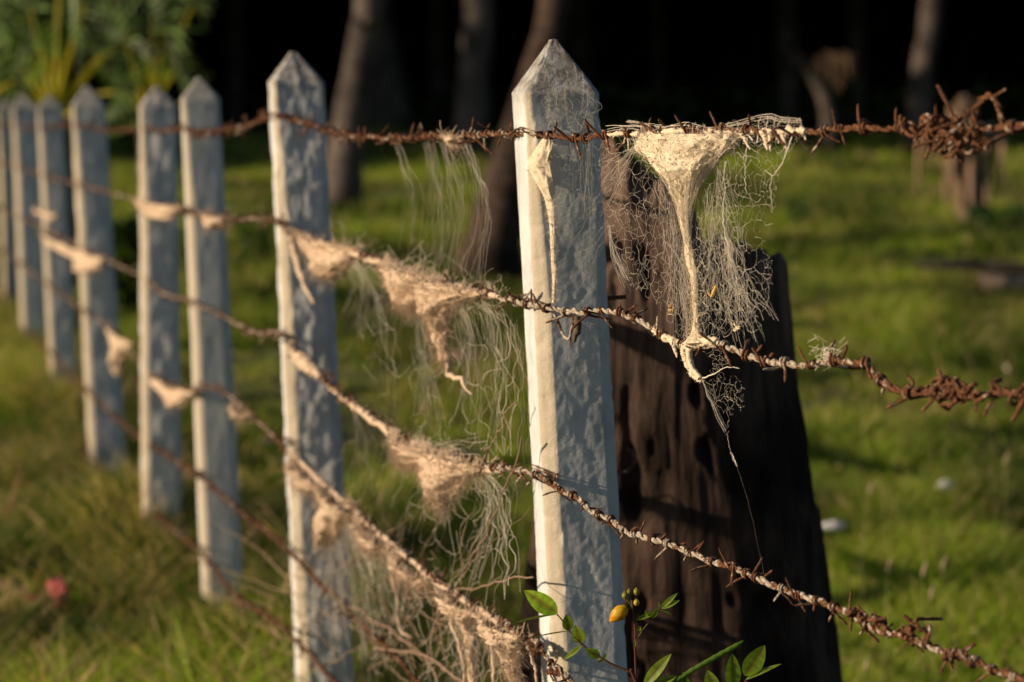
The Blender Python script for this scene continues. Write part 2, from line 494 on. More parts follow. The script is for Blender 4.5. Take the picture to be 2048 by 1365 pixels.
# ------------------------------------------------------------ concrete posts
RX = np.array([DL[1], -DL[0]])      # local right of the post
TURN = [0.20, 0.20, 0.20, 0.20, 0.22, 0.22, 0.24, 0.24]
def post(data, k):
    (xl, ysh, ax_, ay, Yw, slope, w, relief, label) = data
    th = TURN[k]; RX = np.array([math.cos(th), math.sin(th)]); DL = np.array([-math.sin(th), math.cos(th)])
    Xl = at(xl, ysh, Yw + 0.3 * w)[0]
    cx = Xl + 0.5 * w * (math.cos(th) + math.sin(th)); cy = Yw + 0.16 * w
    zsh = at(xl, ysh, cy)[2]; zap = at(ax_, ay, cy)[2]
    apx = at(ax_, ay, cy)[0]
    zb = H(np.array([cx]), np.array([cy]))[0] - 0.12
    L = zsh - zb
    lean = slope - (-(xl + 40 - 1024) * 457 / FP ** 2)         # what perspective does not give
    near = Yw < 5.5
    nz = 420 if k == 0 else (200 if near else 90)
    per = 12 if near else 6
    zz = np.linspace(0, 1, nz)
    prof = []
    # octagon corners are functions of the height
    def sect(dz, sc=1.0):
        ww = w * (1 + 0.075 * dz) * sc; ch = (0.006 + 0.014 * min(1, dz / 0.32)) * (w / 0.112) * (0.3 + 0.7 * sc)
        h_ = ww / 2
        return np.array([(-h_, h_ - ch), (-h_, -h_ + ch), (-h_ + ch, -h_), (h_ - ch, -h_), (h_, -h_ + ch), (h_, h_ - ch), (h_ - ch, h_), (-h_ + ch, h_)])
    fr = [per, 3, 3 * per, 3, per, 3, per, 3] if near else [4, 2, 10, 2, 4, 2, 6, 2]
    def ringpts(dz, sc=1.0):
        c8 = sect(dz, sc); out = []
        for i in range(8):
            a, b_ = c8[i], c8[(i + 1) % 8]
            for j in range(fr[i]): out.append(a + (b_ - a) * j / fr[i])
        return np.array(out)
    rows = []; cols = []
    def place(rp, z, dzr):
        dxl = lean * dzr
        wx = cx + dxl + rp[:, 0] * RX[0] + rp[:, 1] * DL[0]
        wy = cy + rp[:, 0] * RX[1] + rp[:, 1] * DL[1]
        # relief: uneven rendered surface
        nrm = rp / np.linalg.norm(rp, axis=1, keepdims=True)
        s_ = np.arctan2(rp[:, 1], rp[:, 0]) * 0.07
        d = relief * (fbm(s_ * 28 + k * 13, np.full(len(rp), z * 16.0), k * 7, 3) + 0.3 * fbm(s_ * 90, np.full(len(rp), z * 90.0), k + 50, 3))
        e_ = 0.0004 * fbm(s_ * 140, np.full(len(rp), z * 140.0), k + 90, 3)
        d = d + e_
        if near:
            cf = np.zeros(len(rp)); o_ = 0
            for i_, f_ in enumerate(fr):
                if i_ % 2: cf[o_:o_ + f_ + 1] = 1
                o_ += f_
            d = d - cf * 0.011 * np.clip(fbm(s_ * 55, np.full(len(rp), z * 38.0), k + 130, 4) - 0.22, 0, 0.5)
        wx = wx + d * (nrm[:, 0] * RX[0] + nrm[:, 1] * DL[0]); wy = wy + d * (nrm[:, 0] * RX[1] + nrm[:, 1] * DL[1])
        return np.stack([wx, wy, np.full(len(rp), z)], 1)
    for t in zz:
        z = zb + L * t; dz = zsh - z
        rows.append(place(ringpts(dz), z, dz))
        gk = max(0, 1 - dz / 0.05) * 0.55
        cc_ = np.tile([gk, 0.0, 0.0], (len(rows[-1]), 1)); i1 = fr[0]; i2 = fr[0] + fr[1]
        cc_[i1:i2 + 1, 1] = 1; cc_[i1 - 1, 1] = 0.1; cols.append(cc_)  # sandy tint on this chamfer also paints in its dimmer light
    nc = 46 if k == 0 else 16
    flat = 0.10
    for j in range(1, nc + 1):
        t = j / nc
        z = zsh + (zap - zsh) * t
        rp = ringpts(0, 1 - t * (1 - flat))
        q = place(rp, z, 0)
        q[:, 0] += (apx - cx) * t * 0.6
        rows.append(q); cols.append(np.tile([0.75 + 0.25 * t, 0, 0], (len(q), 1)))
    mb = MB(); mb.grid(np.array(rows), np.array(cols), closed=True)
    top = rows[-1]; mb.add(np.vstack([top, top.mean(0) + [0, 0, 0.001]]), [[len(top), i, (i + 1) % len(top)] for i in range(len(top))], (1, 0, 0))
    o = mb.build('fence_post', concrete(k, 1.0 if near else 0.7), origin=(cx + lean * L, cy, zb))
    props(o, label, 'fence post', 'concrete posts along the fence')
    return o, (cx, cy, lean, w, zsh)

POSTS = [
 (1022, 186, 1105, 80, 3.00, 0.053, 0.1115, 0.0012, 'nearest concrete fence post, big pointed post in front of the black stump'),
 (533, 165, 583, 105, 4.63, 0.050, 0.118, 0.0065, 'lumpy pointed concrete post with a chipped shoulder, second nearest of the row'),
 (358, 197, 397, 155, 5.80, 0.046, 0.108, 0.0012, 'smooth blue grey concrete post with a cream left edge, third nearest of the row'),
 (275, 212, 312, 172, 6.55, 0.010, 0.118, 0.0065, 'upright lumpy concrete post close behind the smooth third post'),
 (139, 210, 172, 172, 8.30, 0.055, 0.136, 0.0045, 'concrete post standing alone left of the close pair, in front of the palm heart'),
 (72, 216, 97, 190, 9.60, 0.050, 0.118, 0.003, 'blurred concrete post third from the left edge of the photo'),
 (21, 216, 42, 188, 10.9, 0.045, 0.135, 0.003, 'blurred concrete post second from the left edge of the photo'),
 (-9, 222, 10, 195, 12.2, 0.040, 0.118, 0.003, 'farthest concrete post, cut by the left edge of the photo'),
]
PP = []
for k, d in enumerate(POSTS):
    o, inf = post(d, k); PP.append((o, inf))

# the two rusty hooks sticking out of the right side of the nearest post
for (px, py, kind) in [(1222, 597, 0), (1240, 925, 1)]:
    mb = MB(); Yh = 3.07
    if kind == 0:
        pts = spline([at(px - 14, py, Yh), at(px + 8, py - 1, Yh), at(px + 30, py - 3, Yh)], n=10)
    else:
        pts = spline([at(px - 14, py + 20, Yh), at(px + 12, py + 18, Yh), at(px + 28, py + 2, Yh), at(px + 24, py - 20, Yh), at(px + 12, py - 26, Yh)], n=20)
    mb.tube(pts, 0.0035, 8, (0.1, 0, 0))
    o = mb.build('wire_hook', M_wire, parent=PP[0][0])

# ------------------------------------------------------------ barbed wires
def barb_mesh(var, pale=0.2):
    """a short wire wound round the strand (along x) with two pointed ends"""
    r_ = random.Random(var)
    mb = MB()
    turns = 1.6 + 0.5 * r_.random()
    nn = 26
    a = np.linspace(0, turns * 2 * np.pi, nn)
    cr = 0.0047
    cx = np.linspace(-0.0035, 0.0035, nn)
    coil = np.stack([cx, cr * np.cos(a), cr * np.sin(a)], 1)
    L1 = 0.015 + 0.010 * r_.random(); L2 = 0.015 + 0.010 * r_.random()
    def end(p, tdir, L, sx):
        k = np.linspace(0.15, 1, 6)[:, None]
        d = tdir + np.array([sx * (0.2 + 0.5 * r_.random()), 0, 0]); d /= np.linalg.norm(d)
        bend = np.array([r_.uniform(-.3, .3), r_.uniform(-.3, .3), r_.uniform(-.3, .3)])
        return p + d * L * k + bend * L * k ** 2 * 0.5
    t0 = -(coil[1] - coil[0]); t0 /= np.linalg.norm(t0)
    t1 = coil[-1] - coil[-2]; t1 /= np.linalg.norm(t1)
    pts = np.vstack([end(coil[0], t0, L1, -1)[::-1], coil, end(coil[-1], t1, L2, 1)])
    rad = np.full(len(pts), 0.00145); rad[0] = 0.0007; rad[-1] = 0.0007
    mb.tube(pts, rad, 6, (pale, 0, 0), rough=0.18)
    return mb
BV = []
for v in range(8):
    o = barb_mesh(v, 0.12 if v < 6 else 0.42).build('barb', M_wire); BV.append(o.data)
    bpy.data.objects.remove(o)

DR3 = np.array([DR[0], DR[1], 0])
def knot(mb, ctr, size, n, rad=0.0016, seed=0):
    r_ = np.random.default_rng(seed)
    for i in range(n):
        c0 = ctr + DR3 * size * 0.62 * float(np.clip(r_.normal(), -1.6, 1.6)) + r_.normal(0, 1, 3) * size * 0.17
        th = r_.random() * 6.28; rr = size * (0.09 + 0.17 * r_.random())
        e1 = r_.normal(0, 1, 3); e1 /= np.linalg.norm(e1); e2 = np.cross(e1, r_.normal(0, 1, 3)); e2 /= np.linalg.norm(e2)
        arc = 1.5 + 3.2 * r_.random()
        a = np.linspace(th, th + arc, 16)[:, None]
        pts = c0 + rr * (np.cos(a) * e1 + np.sin(a) * e2) + e1 * np.linspace(0, 1, 16)[:, None] * rr * r_.normal() * 0.8
        ext = pts[-1] + (pts[-1] - pts[-2]) * np.linspace(0.5, 6 + 9 * r_.random() ** 2, 5)[:, None]
        mb.tube(np.vstack([pts, ext]), rad * (0.8 + 0.5 * r_.random()), 6, (r_.random() * 0.18, 0, 0), rough=0.2)

WIRES = [
 ([(-60,250),(0,250),(33,250),(83,256),(150,250),(215,262),(285,257),(330,264),(365,258),(400,266),(450,262),(500,250),(545,233),(600,243),(660,262),(720,272),(800,275),(870,272),(940,272),(1000,267),(1036,267),(1060,268),(1130,276),(1200,272),(1260,268),(1350,264),(1450,262),(1550,263),(1650,261),(1750,262),(1850,265),(1950,262),(2048,246),(2200,240)],
  'top strand of rusty barbed wire, carrying the big funnel web', 0.06),
 ([(-60,310),(0,326),(33,335),(83,350),(150,368),(215,385),(285,403),(330,412),(365,418),(420,432),(480,438),(545,441),(600,468),(660,490),(740,515),(800,540),(900,570),(985,592),(1036,606),(1100,618),(1160,625),(1230,625),(1280,640),(1330,675),(1380,690),(1440,692),(1500,708),(1570,731),(1640,725),(1720,730),(1750,752),(1800,780),(1860,786),(1930,790),(2000,785),(2048,790),(2200,800)],
  'second barbed wire from the top, with a silk wrapped loop on it', 0.5),
 ([(-60,390),(0,415),(33,432),(83,455),(150,490),(215,520),(285,555),(330,590),(370,600),(440,630),(500,660),(530,668),(550,663),(590,700),(650,760),(730,825),(800,870),(870,905),(960,930),(1036,940),(1080,953),(1130,985),(1200,1030),(1270,1065),(1340,1090),(1420,1120),(1500,1151),(1580,1184),(1680,1222),(1760,1258),(1850,1290),(1950,1325),(2048,1360),(2200,1400)],
  'third barbed wire from the top, running down to the lower right corner', 0.55),
 ([(-60,480),(0,500),(83,560),(150,610),(230,665),(285,735),(330,765),(375,782),(410,772),(450,785),(490,820),(550,875),(600,930),(700,1015),(781,1084),(894,1174),(996,1240),(1036,1272),(1078,1290),(1125,1350),(1200,1420),(1350,1500),(1700,1650),(2200,1900)],
  'fourth barbed wire from the top, carrying the long web curtain', 0.45),
 ([(-60,580),(83,690),(150,760),(277,873),(377,937),(483,1023),(558,1084),(675,1200),(832,1358),(1036,1590),(1300,1800),(2200,2500)],
  'fifth barbed wire from the top, leaving through the bottom edge', 0.1),
 ([(-60,700),(83,830),(285,1010),(392,1095),(471,1190),(566,1257),(700,1400),(1036,1850),(1400,2300)],
  'lowest barbed wire, near the long grass at the foot of the posts', 0.1),
]
wire_roots = []
for wi, (pts, label, pale) in enumerate(WIRES):
    P3 = np.array([fence(*p) for p in pts])
    P3 = spline(P3, step=0.0035)
    L = np.arange(len(P3)) * 0.0035
    jit = 0.0032
    P3[:, 2] += jit * (vn(L * 22, L * 0, wi) + vn(L * 60, L * 0, wi + 9) * 0.5) * 2
    P3[:, 0] += jit * vn(L * 19, L * 0, wi + 20) * 2
    iA = int(np.argmin(np.abs(P3[:, 0] - FA[0]) + np.abs(P3[:, 1] - FA[1])))
    rt = root('barbed_wire', P3[iA], label, 'barbed wire', 'barbed wire strands of the fence')
    wire_roots.append(rt)
    # twisted strands
    t = np.gradient(P3, axis=0); t /= np.linalg.norm(t, axis=1, keepdims=True)
    u = np.cross(t, [0, 0, 1.0]); u /= np.linalg.norm(u, axis=1, keepdims=True); w_ = np.cross(t, u)
    pitch = 0.034
    cutY = P3[:, 1] > 5.2
    pv = np.clip(pale + 0.5 * vn(L * 5, L * 0, wi + 31) + (0.25 * np.exp(-((L - L[iA] - 0.15) / 0.3) ** 2) if wi == 1 else 0), 0, 1)
    if wi == 1: pv = np.clip(pv * np.where(P3[:, 0] > 0.30, 0.75, 1) * np.where(P3[:, 0] > 0.45, 0.2, 1), 0, 1)
    if wi == 2: pv = np.clip(pv * np.where(P3[:, 0] > 0.42, 0.75, 1) + np.where((P3[:, 0] > 0.08) & (P3[:, 0] < 0.42), 0.15, 0), 0, 1)
    step = np.where(cutY, 3, 1)
    for ph in (0, math.pi):
        ang = 2 * np.pi * L / pitch + ph + 3.0 * vn(L * 11, L * 0, 70 + wi) + (0.5 * vn(L * 50, L * 0, 88 + wi) if ph else 0)
        q = P3 + 0.0021 * (np.cos(ang)[:, None] * u + np.sin(ang)[:, None] * w_)
        rad = (0.0025 if ph else 0.0021) * (1 + 0.5 * vn(L * 180, L * 0, 5 + wi + int(ph)) + 0.3 * vn(L * 40, L * 0, 15 + wi) + (0.25 if wi != 0 else 0) * np.clip(P3[:, 0] * 3, 0, 1))
        cc = np.stack([pv, pv * 0, pv * 0], 1)
        mb = MB(); near = ~cutY
        i0 = int(np.argmax(near))
        if near.any():
            mb.tube(q[i0:], rad[i0:], 7, cc[i0:], rough=0.16)
        if cutY.any():
            mb.tube(q[:i0 + 1][::4], rad[:i0 + 1][::4] * 1.15, 5, cc[:i0 + 1][::4], cap=False)
        mb.build('strand', M_wire, parent=rt)
    # barbs, the hundred nearest as parts
    sp = 0.033 if wi == 2 else 0.044
    pos = np.arange(L[0] + 0.01, L[-1], sp) + rng.normal(0, sp * 0.14, int(math.ceil((L[-1] - L[0] - 0.01) / sp)))
    idx = np.clip((pos / 0.0035).astype(int), 0, len(P3) - 1)
    scr = []
    for i in idx:
        d = P3[i] - CAM
        zc = d[1] * cP - d[2] * sP
        sx = 1024 + d[0] / zc * FP; sy = 682.5 - (d[1] * sP + d[2] * cP) / zc * FP
        scr.append((0 if (-10 < sx < 2060 and -10 < sy < 1380) else 1, P3[i][1], i))
    scr.sort()
    vis = scr[:95]; rest = scr[95:]
    loc0 = wloc(rt)
    r_ = random.Random(wi)
    def frame(i):
        tt = Vector(t[i]); q_ = tt.to_track_quat('X', 'Z')
        return (q_.to_matrix() @ Matrix.Rotation(r_.uniform(-0.3, 0.3), 3, 'Z') @ Matrix.Rotation(r_.uniform(0, 6.28), 3, 'X'))
    for (_, _, i) in vis:
        m_ = frame(i)
        kk = r_.randrange(6) if r_.random() > pv[i] * 0.7 else 6 + r_.randrange(2)
        bo = bpy.data.objects.new('barb', BV[kk])
        s_ = r_.uniform(0.9, 1.25) * (1.15 if wi in (0, 1) else 1.0)
        bo.matrix_basis = Matrix.Translation(Vector(P3[i] - loc0)) @ m_.to_4x4() @ Matrix.Diagonal((s_, s_, s_, 1))
        bo.parent = rt; S.collection.objects.link(bo)
    if rest:
        mb = MB()
        for (_, _, i) in rest:
            m_ = np.array(frame(i))
            for dd in (1, -1):
                a0 = P3[i] + m_ @ np.array([0.002 * dd, 0.004 * dd, 0]); a1 = P3[i] + m_ @ np.array([0.006 * dd, 0.006 * dd, 0.019 * dd])
                mb.segs([a0], [a1], [0.0019], [0.001], (0.1, 0, 0))
        props(mb.build('barb', M_wire, parent=rt), kind='stuff')
    # knots of tangled wire ends
    kn = []
    if wi == 0: kn = [(1885, 262, 0.042, 46), (1925, 285, 0.032, 22), (1855, 258, 0.022, 10), (1300, 258, 0.012, 4)]
    if wi == 1: kn = [(1915, 785, 0.036, 34), (1885, 785, 0.03, 16), (2042, 785, 0.035, 16), (1830, 782, 0.02, 6)]
    if wi == 2: kn = [(1745, 1240, 0.028, 14), (1815, 1260, 0.028, 14), (1925, 1315, 0.022, 10)]
    if wi == 3: kn = [(1070, 1300, 0.016, 16), (1110, 1345, 0.018, 18)]
    for j, (px, py, sz, nn) in enumerate(kn):
        mb = MB(); knot(mb, fence(px, py), sz, nn, 0.0021 if wi < 3 else 0.0012, seed=wi * 10 + j)
        mb.tube(np.array([fence(px - 10, py), fence(px, py), fence(px + 10, py)]), 0.004, 7, (0.1, 0, 0), rough=0.3)
        mb.build('wire_knot', M_wire, parent=rt)
    if wi == 0:      # the open loop standing up at the right
        mb = MB()
        pts = spline([fence(*p, 0.0) for p in [(1945, 268), (1948, 225), (1965, 198), (1985, 192), (1998, 215), (2006, 245), (2020, 262)]], step=0.004)
        a = np.arange(len(pts)) * 0.9
        for ph in (0, 3.14):
            mb.tube(pts + 0.002 * np.stack([np.cos(a + ph), np.sin(a + ph), np.sin(a + ph)], 1), 0.0021, 6, (0.1, 0, 0), rough=0.15)
        mb.tube(spline([fence(1988, 193), fence(2000, 186), fence(2012, 178)], n=6), 0.0015, 5, (0.1, 0, 0))
        mb.build('wire_loop', M_wire, parent=rt)
    if wi == 1:      # hanging loose end under the nearest post's staple, and the silk covered loop
        mb = MB()
        pts = spline([fence(*p, 0.004) for p in [(1108, 628), (1118, 650), (1128, 672), (1138, 678), (1143, 660), (1147, 634)]], step=0.003)
        mb.tube(pts, 0.0022, 7, (0.62, 0, 0), rough=0.15)
        mb.tube(spline([fence(1142, 660), fence(1141, 685), fence(1142, 700)], n=8), [0.001] * 6 + [0.0006, 0.0004], 5, (0.3, 0, 0))
        mb.build('loose_end', M_wire, parent=rt)
        mb = MB()
        pts = spline([fence(*p, 0.004) for p in [(1434, 684), (1405, 682), (1388, 690), (1378, 705), (1384, 735), (1400, 757)]], step=0.003)
        mb.tube(pts, np.linspace(0.0058, 0.0035, len(pts)), 9, (0.95, 0, 0), rough=0.3)
        mb.build('loose_end', M_silk, parent=rt)
    # tie wires on the posts
for k in range(3):
    o, (cx, cy, lean, w, zsh) = PP[k]
    for wi in range(4 if k else 3):
        px = [1036, 545, 366][k]
        wp = np.array(WIRES[wi][0], float)
        py = float(np.interp(px, wp[:, 0], wp[:, 1]))
        z = fence(px, py)[2]
        dz = zsh - z
        mb = MB()
        h_ = w * (1 + 0.075 * dz) / 2 + 0.002
        th = TURN[k]; RX_ = (math.cos(th), math.sin(th)); DL_ = (-math.sin(th), math.cos(th))
        cor = [(-h_ - .003, 0.01), (-h_ - .003, -h_ + 0.02), (-h_ + 0.014, -h_ - .001), (-h_ + 0.022, -h_ - .003)]
        pts = [np.array([cx + lean * dz + a * RX_[0] + b_ * DL_[0], cy + a * RX_[1] + b_ * DL_[1], z + 0.004 * math.sin(i * 2)]) for i, (a, b_) in enumerate(cor)]
        for dd in (0, 0.005):
            mb.tube(spline(np.array(pts) + [0, 0, dd], n=16), 0.0014, 6, (0.35, 0, 0), rough=0.1)
        mb.build('tie_wire', M_wire, parent=wire_roots[wi])

# ------------------------------------------------------------ spider webs
def plane(px, py, bulge=0.0):
    return fence(px, py, bulge)

def cone(mb, rows, depth=0.6, n=26, sub=10, amp=0.0012, base_off=0.0, close=False, seed=0):
    """silk bag hanging in the fence plane. rows: (xl,yl,xr,yr) from top to bottom in photo places"""
    rows = spline(np.array(rows, float), n=len(rows) * sub)
    G = []
    for j, (xl, yl, xr, yr) in enumerate(rows):
        A = fence(xl, yl, base_off); B = fence(xr, yr, base_off)
        c = (A + B) / 2; hw = np.linalg.norm(B - A) / 2
        d = (B - A) / (2 * hw + 1e-9)
        nrm = np.cross(d, [0, 0, 1.0]); nrm /= np.linalg.norm(nrm)
        if nrm[1] > 0: nrm = -nrm
        a = np.linspace(-math.pi / 2, math.pi / 2, n) if not close else np.linspace(0, 2 * math.pi, n)
        ds = depth * min(hw, 0.05)
        off = amp * min(1, hw / 0.02) * (fbm(a * 4.0, np.full(n, j * 0.9 / sub), seed, 4) * 1.7 + 0.35 * fbm(a * 16.0, np.full(n, j * 3.0 / sub), seed + 5, 2))
        ring = c + (np.sin(a) * (hw + off))[:, None] * d + (np.cos(a) * ds + off * 2.0)[:, None] * nrm
        G.append(ring)
    G = np.array(G)
    mb.grid(G)
    return G

def fuzz(mb, G, n, ln, rad=0.00022, down=0.5, seed=0):
    """short loose threads standing off a silk surface"""
    r_ = np.random.default_rng(seed)
    f = G.reshape(-1, 3); i = r_.integers(0, len(f), n)
    A = f[i]; d = r_.normal(0, 1, (n, 3)); d[:, 2] -= down; d /= np.linalg.norm(d, axis=1, keepdims=True)
    l = ln * r_.random(n)[:, None]
    M_ = A + d * l * 0.5 + r_.normal(0, 0.1, (n, 3)) * l
    mb.segs(A, M_, rad); mb.segs(M_, A + d * l, rad)

def inpoly(P, poly):
    x, y = P[:, 0], P[:, 1]; ok = np.zeros(len(P), bool); n = len(poly)
    for i in range(n):
        x1, y1 = poly[i]; x2, y2 = poly[(i + 1) % n]
        c = ((y1 > y) != (y2 > y)) & (x < (x2 - x1) * (y - y1) / (y2 - y1 + 1e-9) + x1)
        ok ^= c
    return ok

def net(mb, poly, cell, stretch=1.6, rad=(0.00022, 0.00045), drop=0.1, bulge=None, seed=0, holes=(), gradient=None):
    """irregular meshwork: a Voronoi net inside a photo-placed outline on the fence plane"""
    r_ = np.random.default_rng(seed)
    poly = np.array(poly, float)
    lo, hi = poly.min(0) - 30, poly.max(0) + 30
    area = (hi[0] - lo[0]) * (hi[1] - lo[1])
    n = int(area / (cell * cell * stretch) * 1.7)
    P = lo + r_.random((n, 2)) * (hi - lo)
    if gradient is not None:
        P = P[r_.random(n) < gradient(P)]
    P = P[r_.random(len(P)) < np.clip(0.62 + 1.3 * fbm(P[:, 0] / 45, P[:, 1] / 60, seed + 31, 2), 0.15, 1)]
    Q = P * np.array([1, 1 / stretch])
    res = delaunay_2d_cdt([Vector(q) for q in Q], [], [], 0, 1e-6)
    vv = np.array([tuple(v) for v in res[0]]); tri = np.array(res[2])
    cen = vv[tri].mean(1) * np.array([1, stretch])
    # circumcentre/centroid blend keeps the cells varied
    a, b_, c = vv[tri[:, 0]], vv[tri[:, 1]], vv[tri[:, 2]]
    D = 2 * (a[:, 0] * (b_[:, 1] - c[:, 1]) + b_[:, 0] * (c[:, 1] - a[:, 1]) + c[:, 0] * (a[:, 1] - b_[:, 1])) + 1e-12
    ux = ((a ** 2).sum(1) * (b_[:, 1] - c[:, 1]) + (b_ ** 2).sum(1) * (c[:, 1] - a[:, 1]) + (c ** 2).sum(1) * (a[:, 1] - b_[:, 1])) / D
    uy = ((a ** 2).sum(1) * (c[:, 0] - b_[:, 0]) + (b_ ** 2).sum(1) * (a[:, 0] - c[:, 0]) + (c ** 2).sum(1) * (b_[:, 0] - a[:, 0])) / D
    cc = np.stack([ux, uy * stretch], 1)
    far = np.linalg.norm(cc - cen, axis=1) > cell * 2.5
    cc[far] = cen[far]
    em = {}
    for ti, t3 in enumerate(tri):
        for k in range(3):
            e = tuple(sorted((t3[k], t3[(k + 1) % 3])))
            em.setdefault(e, []).append(ti)
    E = np.array([v for v in em.values() if len(v) == 2])
    A, B = cc[E[:, 0]], cc[E[:, 1]]
    ok = inpoly(A, poly) & inpoly(B, poly) & (r_.random(len(E)) > drop)
    for h in holes: ok &= ~inpoly((A + B) / 2, h)
    A, B = A[ok], B[ok]; m_ = len(A)
    # nodes share a depth so the threads meet
    def depth(Q):
        return (fbm(Q[:, 0] / 60, Q[:, 1] / 90, seed + 3, 2) * 0.010) + (bulge(Q) if bulge else 0)
    def to3(Q):
        dd = depth(Q); return np.array([fence(q[0], q[1], d) for q, d in zip(Q, dd)])
    rr = 0.36 * (rad[0] + (rad[1] - rad[0]) * r_.random(m_) ** 2.5)
    sub = 3
    wob = r_.normal(0, 1, (m_, 2)) * np.linalg.norm(B - A, axis=1)[:, None] * 0.16
    prev = A
    for s_ in range(1, sub + 1):
        f = s_ / sub
        cur = A + (B - A) * f + wob * math.sin(f * math.pi)
        jj = 0.00006 * r_.random(m_)
        mb.segs(to3(prev), to3(cur), rr * (0.8 + 0.5 * r_.random(m_)), rr * (0.8 + 0.5 * r_.random(m_)))
        prev = cur

def strand2(mb, pts, rad, n=None, wob=0.0, off=0.0, sides=5, rough=0.25, col=(0.5,) * 3):
    P3 = np.array([fence(p[0], p[1], (p[2] if len(p) > 2 else 0) + off) for p in pts])
    P3 = spline(P3, n=n or max(8, len(pts) * 8))
    if wob:
        L = np.linspace(0, 1, len(P3)); s_ = rng.integers(0, 9999)
        for k in range(3): P3[:, k] += wob * (vn(L * 9, L * 0, int(s_) + k) + 0.5 * vn(L * 25, L * 0, int(s_) + 5 + k)) * 2
    if np.ndim(rad): rad = np.interp(np.linspace(0, 1, len(P3)), np.linspace(0, 1, len(rad)), rad)
    mb.tube(P3, rad, sides, col, rough=rough)
    return P3

def threads(mb, starts, ends, n_, rad=0.00035, sag=(0, 0), wob=0.002, seed=0, jitter=6, segs=14, depth=0.02, clump=True):
    """bundle of hanging threads; starts and ends are photo polylines sampled at random"""
    r_ = np.random.default_rng(seed)
    starts = spline(np.array(starts, float), n=60); ends = spline(np.array(ends, float), n=60)
    n = int(n_ * 0.8)
    ctr_ = r_.random(max(3, n // 7) if clump else n * 3) * 59
    for i in range(n):
        k = int(np.clip(ctr_[r_.integers(0, len(ctr_))] + r_.normal(0, 2.2), 0, 59)); k2 = int(np.clip(k + r_.normal(0, 6), 0, 59))
        s_ = starts[k] + r_.normal(0, jitter * 0.4, 2); e = ends[k2] + r_.normal(0, jitter * 1.5, 2)
        mid = (s_ + e) / 2 + np.array(sag) * (0.6 + 0.8 * r_.random())
        d0 = r_.normal(0, depth * 0.3); d1 = r_.normal(0, depth)
        P3 = spline([fence(s_[0], s_[1], 0), fence(mid[0], mid[1], d0), fence(e[0], e[1], d1)], n=segs)
        L = np.linspace(0, 1, segs); sd = int(r_.integers(0, 9999))
        for q in range(3): P3[:, q] += wob * np.sin(L * math.pi) * (vn(L * 7, L * 0, sd + q) * 3)
        rr = rad * 0.45 * (0.4 + 1.3 * r_.random() ** 2)
        mb.segs(P3[:-1], P3[1:], rr)

def specks(mb, G, n, size, seed=0):
    r_ = np.random.default_rng(seed)
    f = G.reshape(-1, 3); i = r_.integers(0, len(f), n)
    for p in f[i]:
        d = r_.normal(0, 1, 3); d /= np.linalg.norm(d)
        p = p + np.array([0, -0.0012, 0])
        mb.segs([p - d * size * (0.4 + r_.random())], [p + d * size * 0.5], [size * 0.4], [size * 0.25], (0.07, 0.035, 0.02))

# --- the big funnel web
rt = root('spider_web', fence(1400, 264), 'large torn funnel web hanging from the top wire right of the near post', 'spider web')
mb = MB()
G = cone(mb, [(1292, 268, 1478, 268), (1286, 280, 1474, 278), (1278, 296, 1470, 290), (1300, 313, 1454, 308), (1330, 340, 1430, 334), (1348, 368, 1408, 368), (1357, 400, 1388, 398), (1363, 440, 1383, 440),
              (1369, 480, 1383, 480), (1373, 515, 1387, 512)], depth=0.62, n=90, sub=16, amp=0.0026, seed=4)
cone(mb, [(1440, 268, 1500, 266), (1452, 280, 1484, 278), (1458, 296, 1472, 294), (1460, 312, 1464, 312)], depth=0.3, n=30, sub=10, amp=0.003, base_off=-0.006, seed=9)
mb.build('funnel', M_silk, parent=rt)
mb = MB(); specks(mb, G[:int(len(G) * .75)], 620, 0.0011, 3); specks(mb, G[:50], 90, 0.0018, 5); mb.build('debris_specks', M_dry, parent=rt)
mb = MB()
G2 = cone(mb, [(1372, 500, 1387, 500), (1376, 528, 1391, 528), (1383, 552, 1395, 552), (1386, 600, 1396, 600), (1388, 640, 1397, 640), (1384, 668, 1402, 668), (1374, 687, 1412, 685)], depth=0.8, n=22, sub=14, amp=0.0018, seed=14)
fuzz(mb, G2, 700, 0.014, 0.0002, 0.3, 8)
mb.build('web_tail', M_silk, parent=rt)
mb = MB()
fuzz(mb, G, 700, 0.010, 0.00018, 0.4, 5); fuzz(mb, G[:30], 900, 0.020, 0.0002, -0.3, 6)
r2 = np.random.default_rng(11)
for _ in range(110):       # threads laid over the funnel
    a = r2.random(); b_ = np.clip(a + r2.normal(0, 0.08), 0, 1)
    ka, kb = int(r2.random() * 60), int(60 + r2.random() * (len(G) - 61))
    p0 = G[ka][int(a * 89)]; p1 = G[kb][int(b_ * 89)]; pm = G[(ka + kb) // 2][int((a + b_) / 2 * 89)] + [0, -0.0015, 0]
    P = spline([p0, pm, p1], n=10); mb.segs(P[:-1], P[1:], 0.0003)
mb.build('loose_threads', M_thread, parent=rt)
mb = MB()
LEFT = [(1196, 285), (1275, 290), (1300, 318), (1332, 350), (1352, 400), (1362, 470), (1372, 540), (1382, 640), (1386, 688), (1345, 655), (1300, 600), (1262, 575), (1232, 520), (1216, 460), (1200, 380)]
RIGHT = [(1398, 690), (1440, 684), (1468, 668), (1505, 668), (1528, 650), (1536, 600), (1550, 600), (1547, 540), (1540, 480), (1548, 440), (1562, 340), (1592, 290), (1604, 266), (1480, 275), (1455, 315), (1430, 345), (1408, 385), (1392, 430), (1388, 500), (1396, 600)]
net(mb, LEFT, 9.5, 1.6, (0.00026, 0.0006), 0.26, seed=1)
net(mb, LEFT, 16, 2.4, (0.0003, 0.00065), 0.25, seed=2)
net(mb, RIGHT, 11, 1.6, (0.00028, 0.0007), 0.24, seed=3)
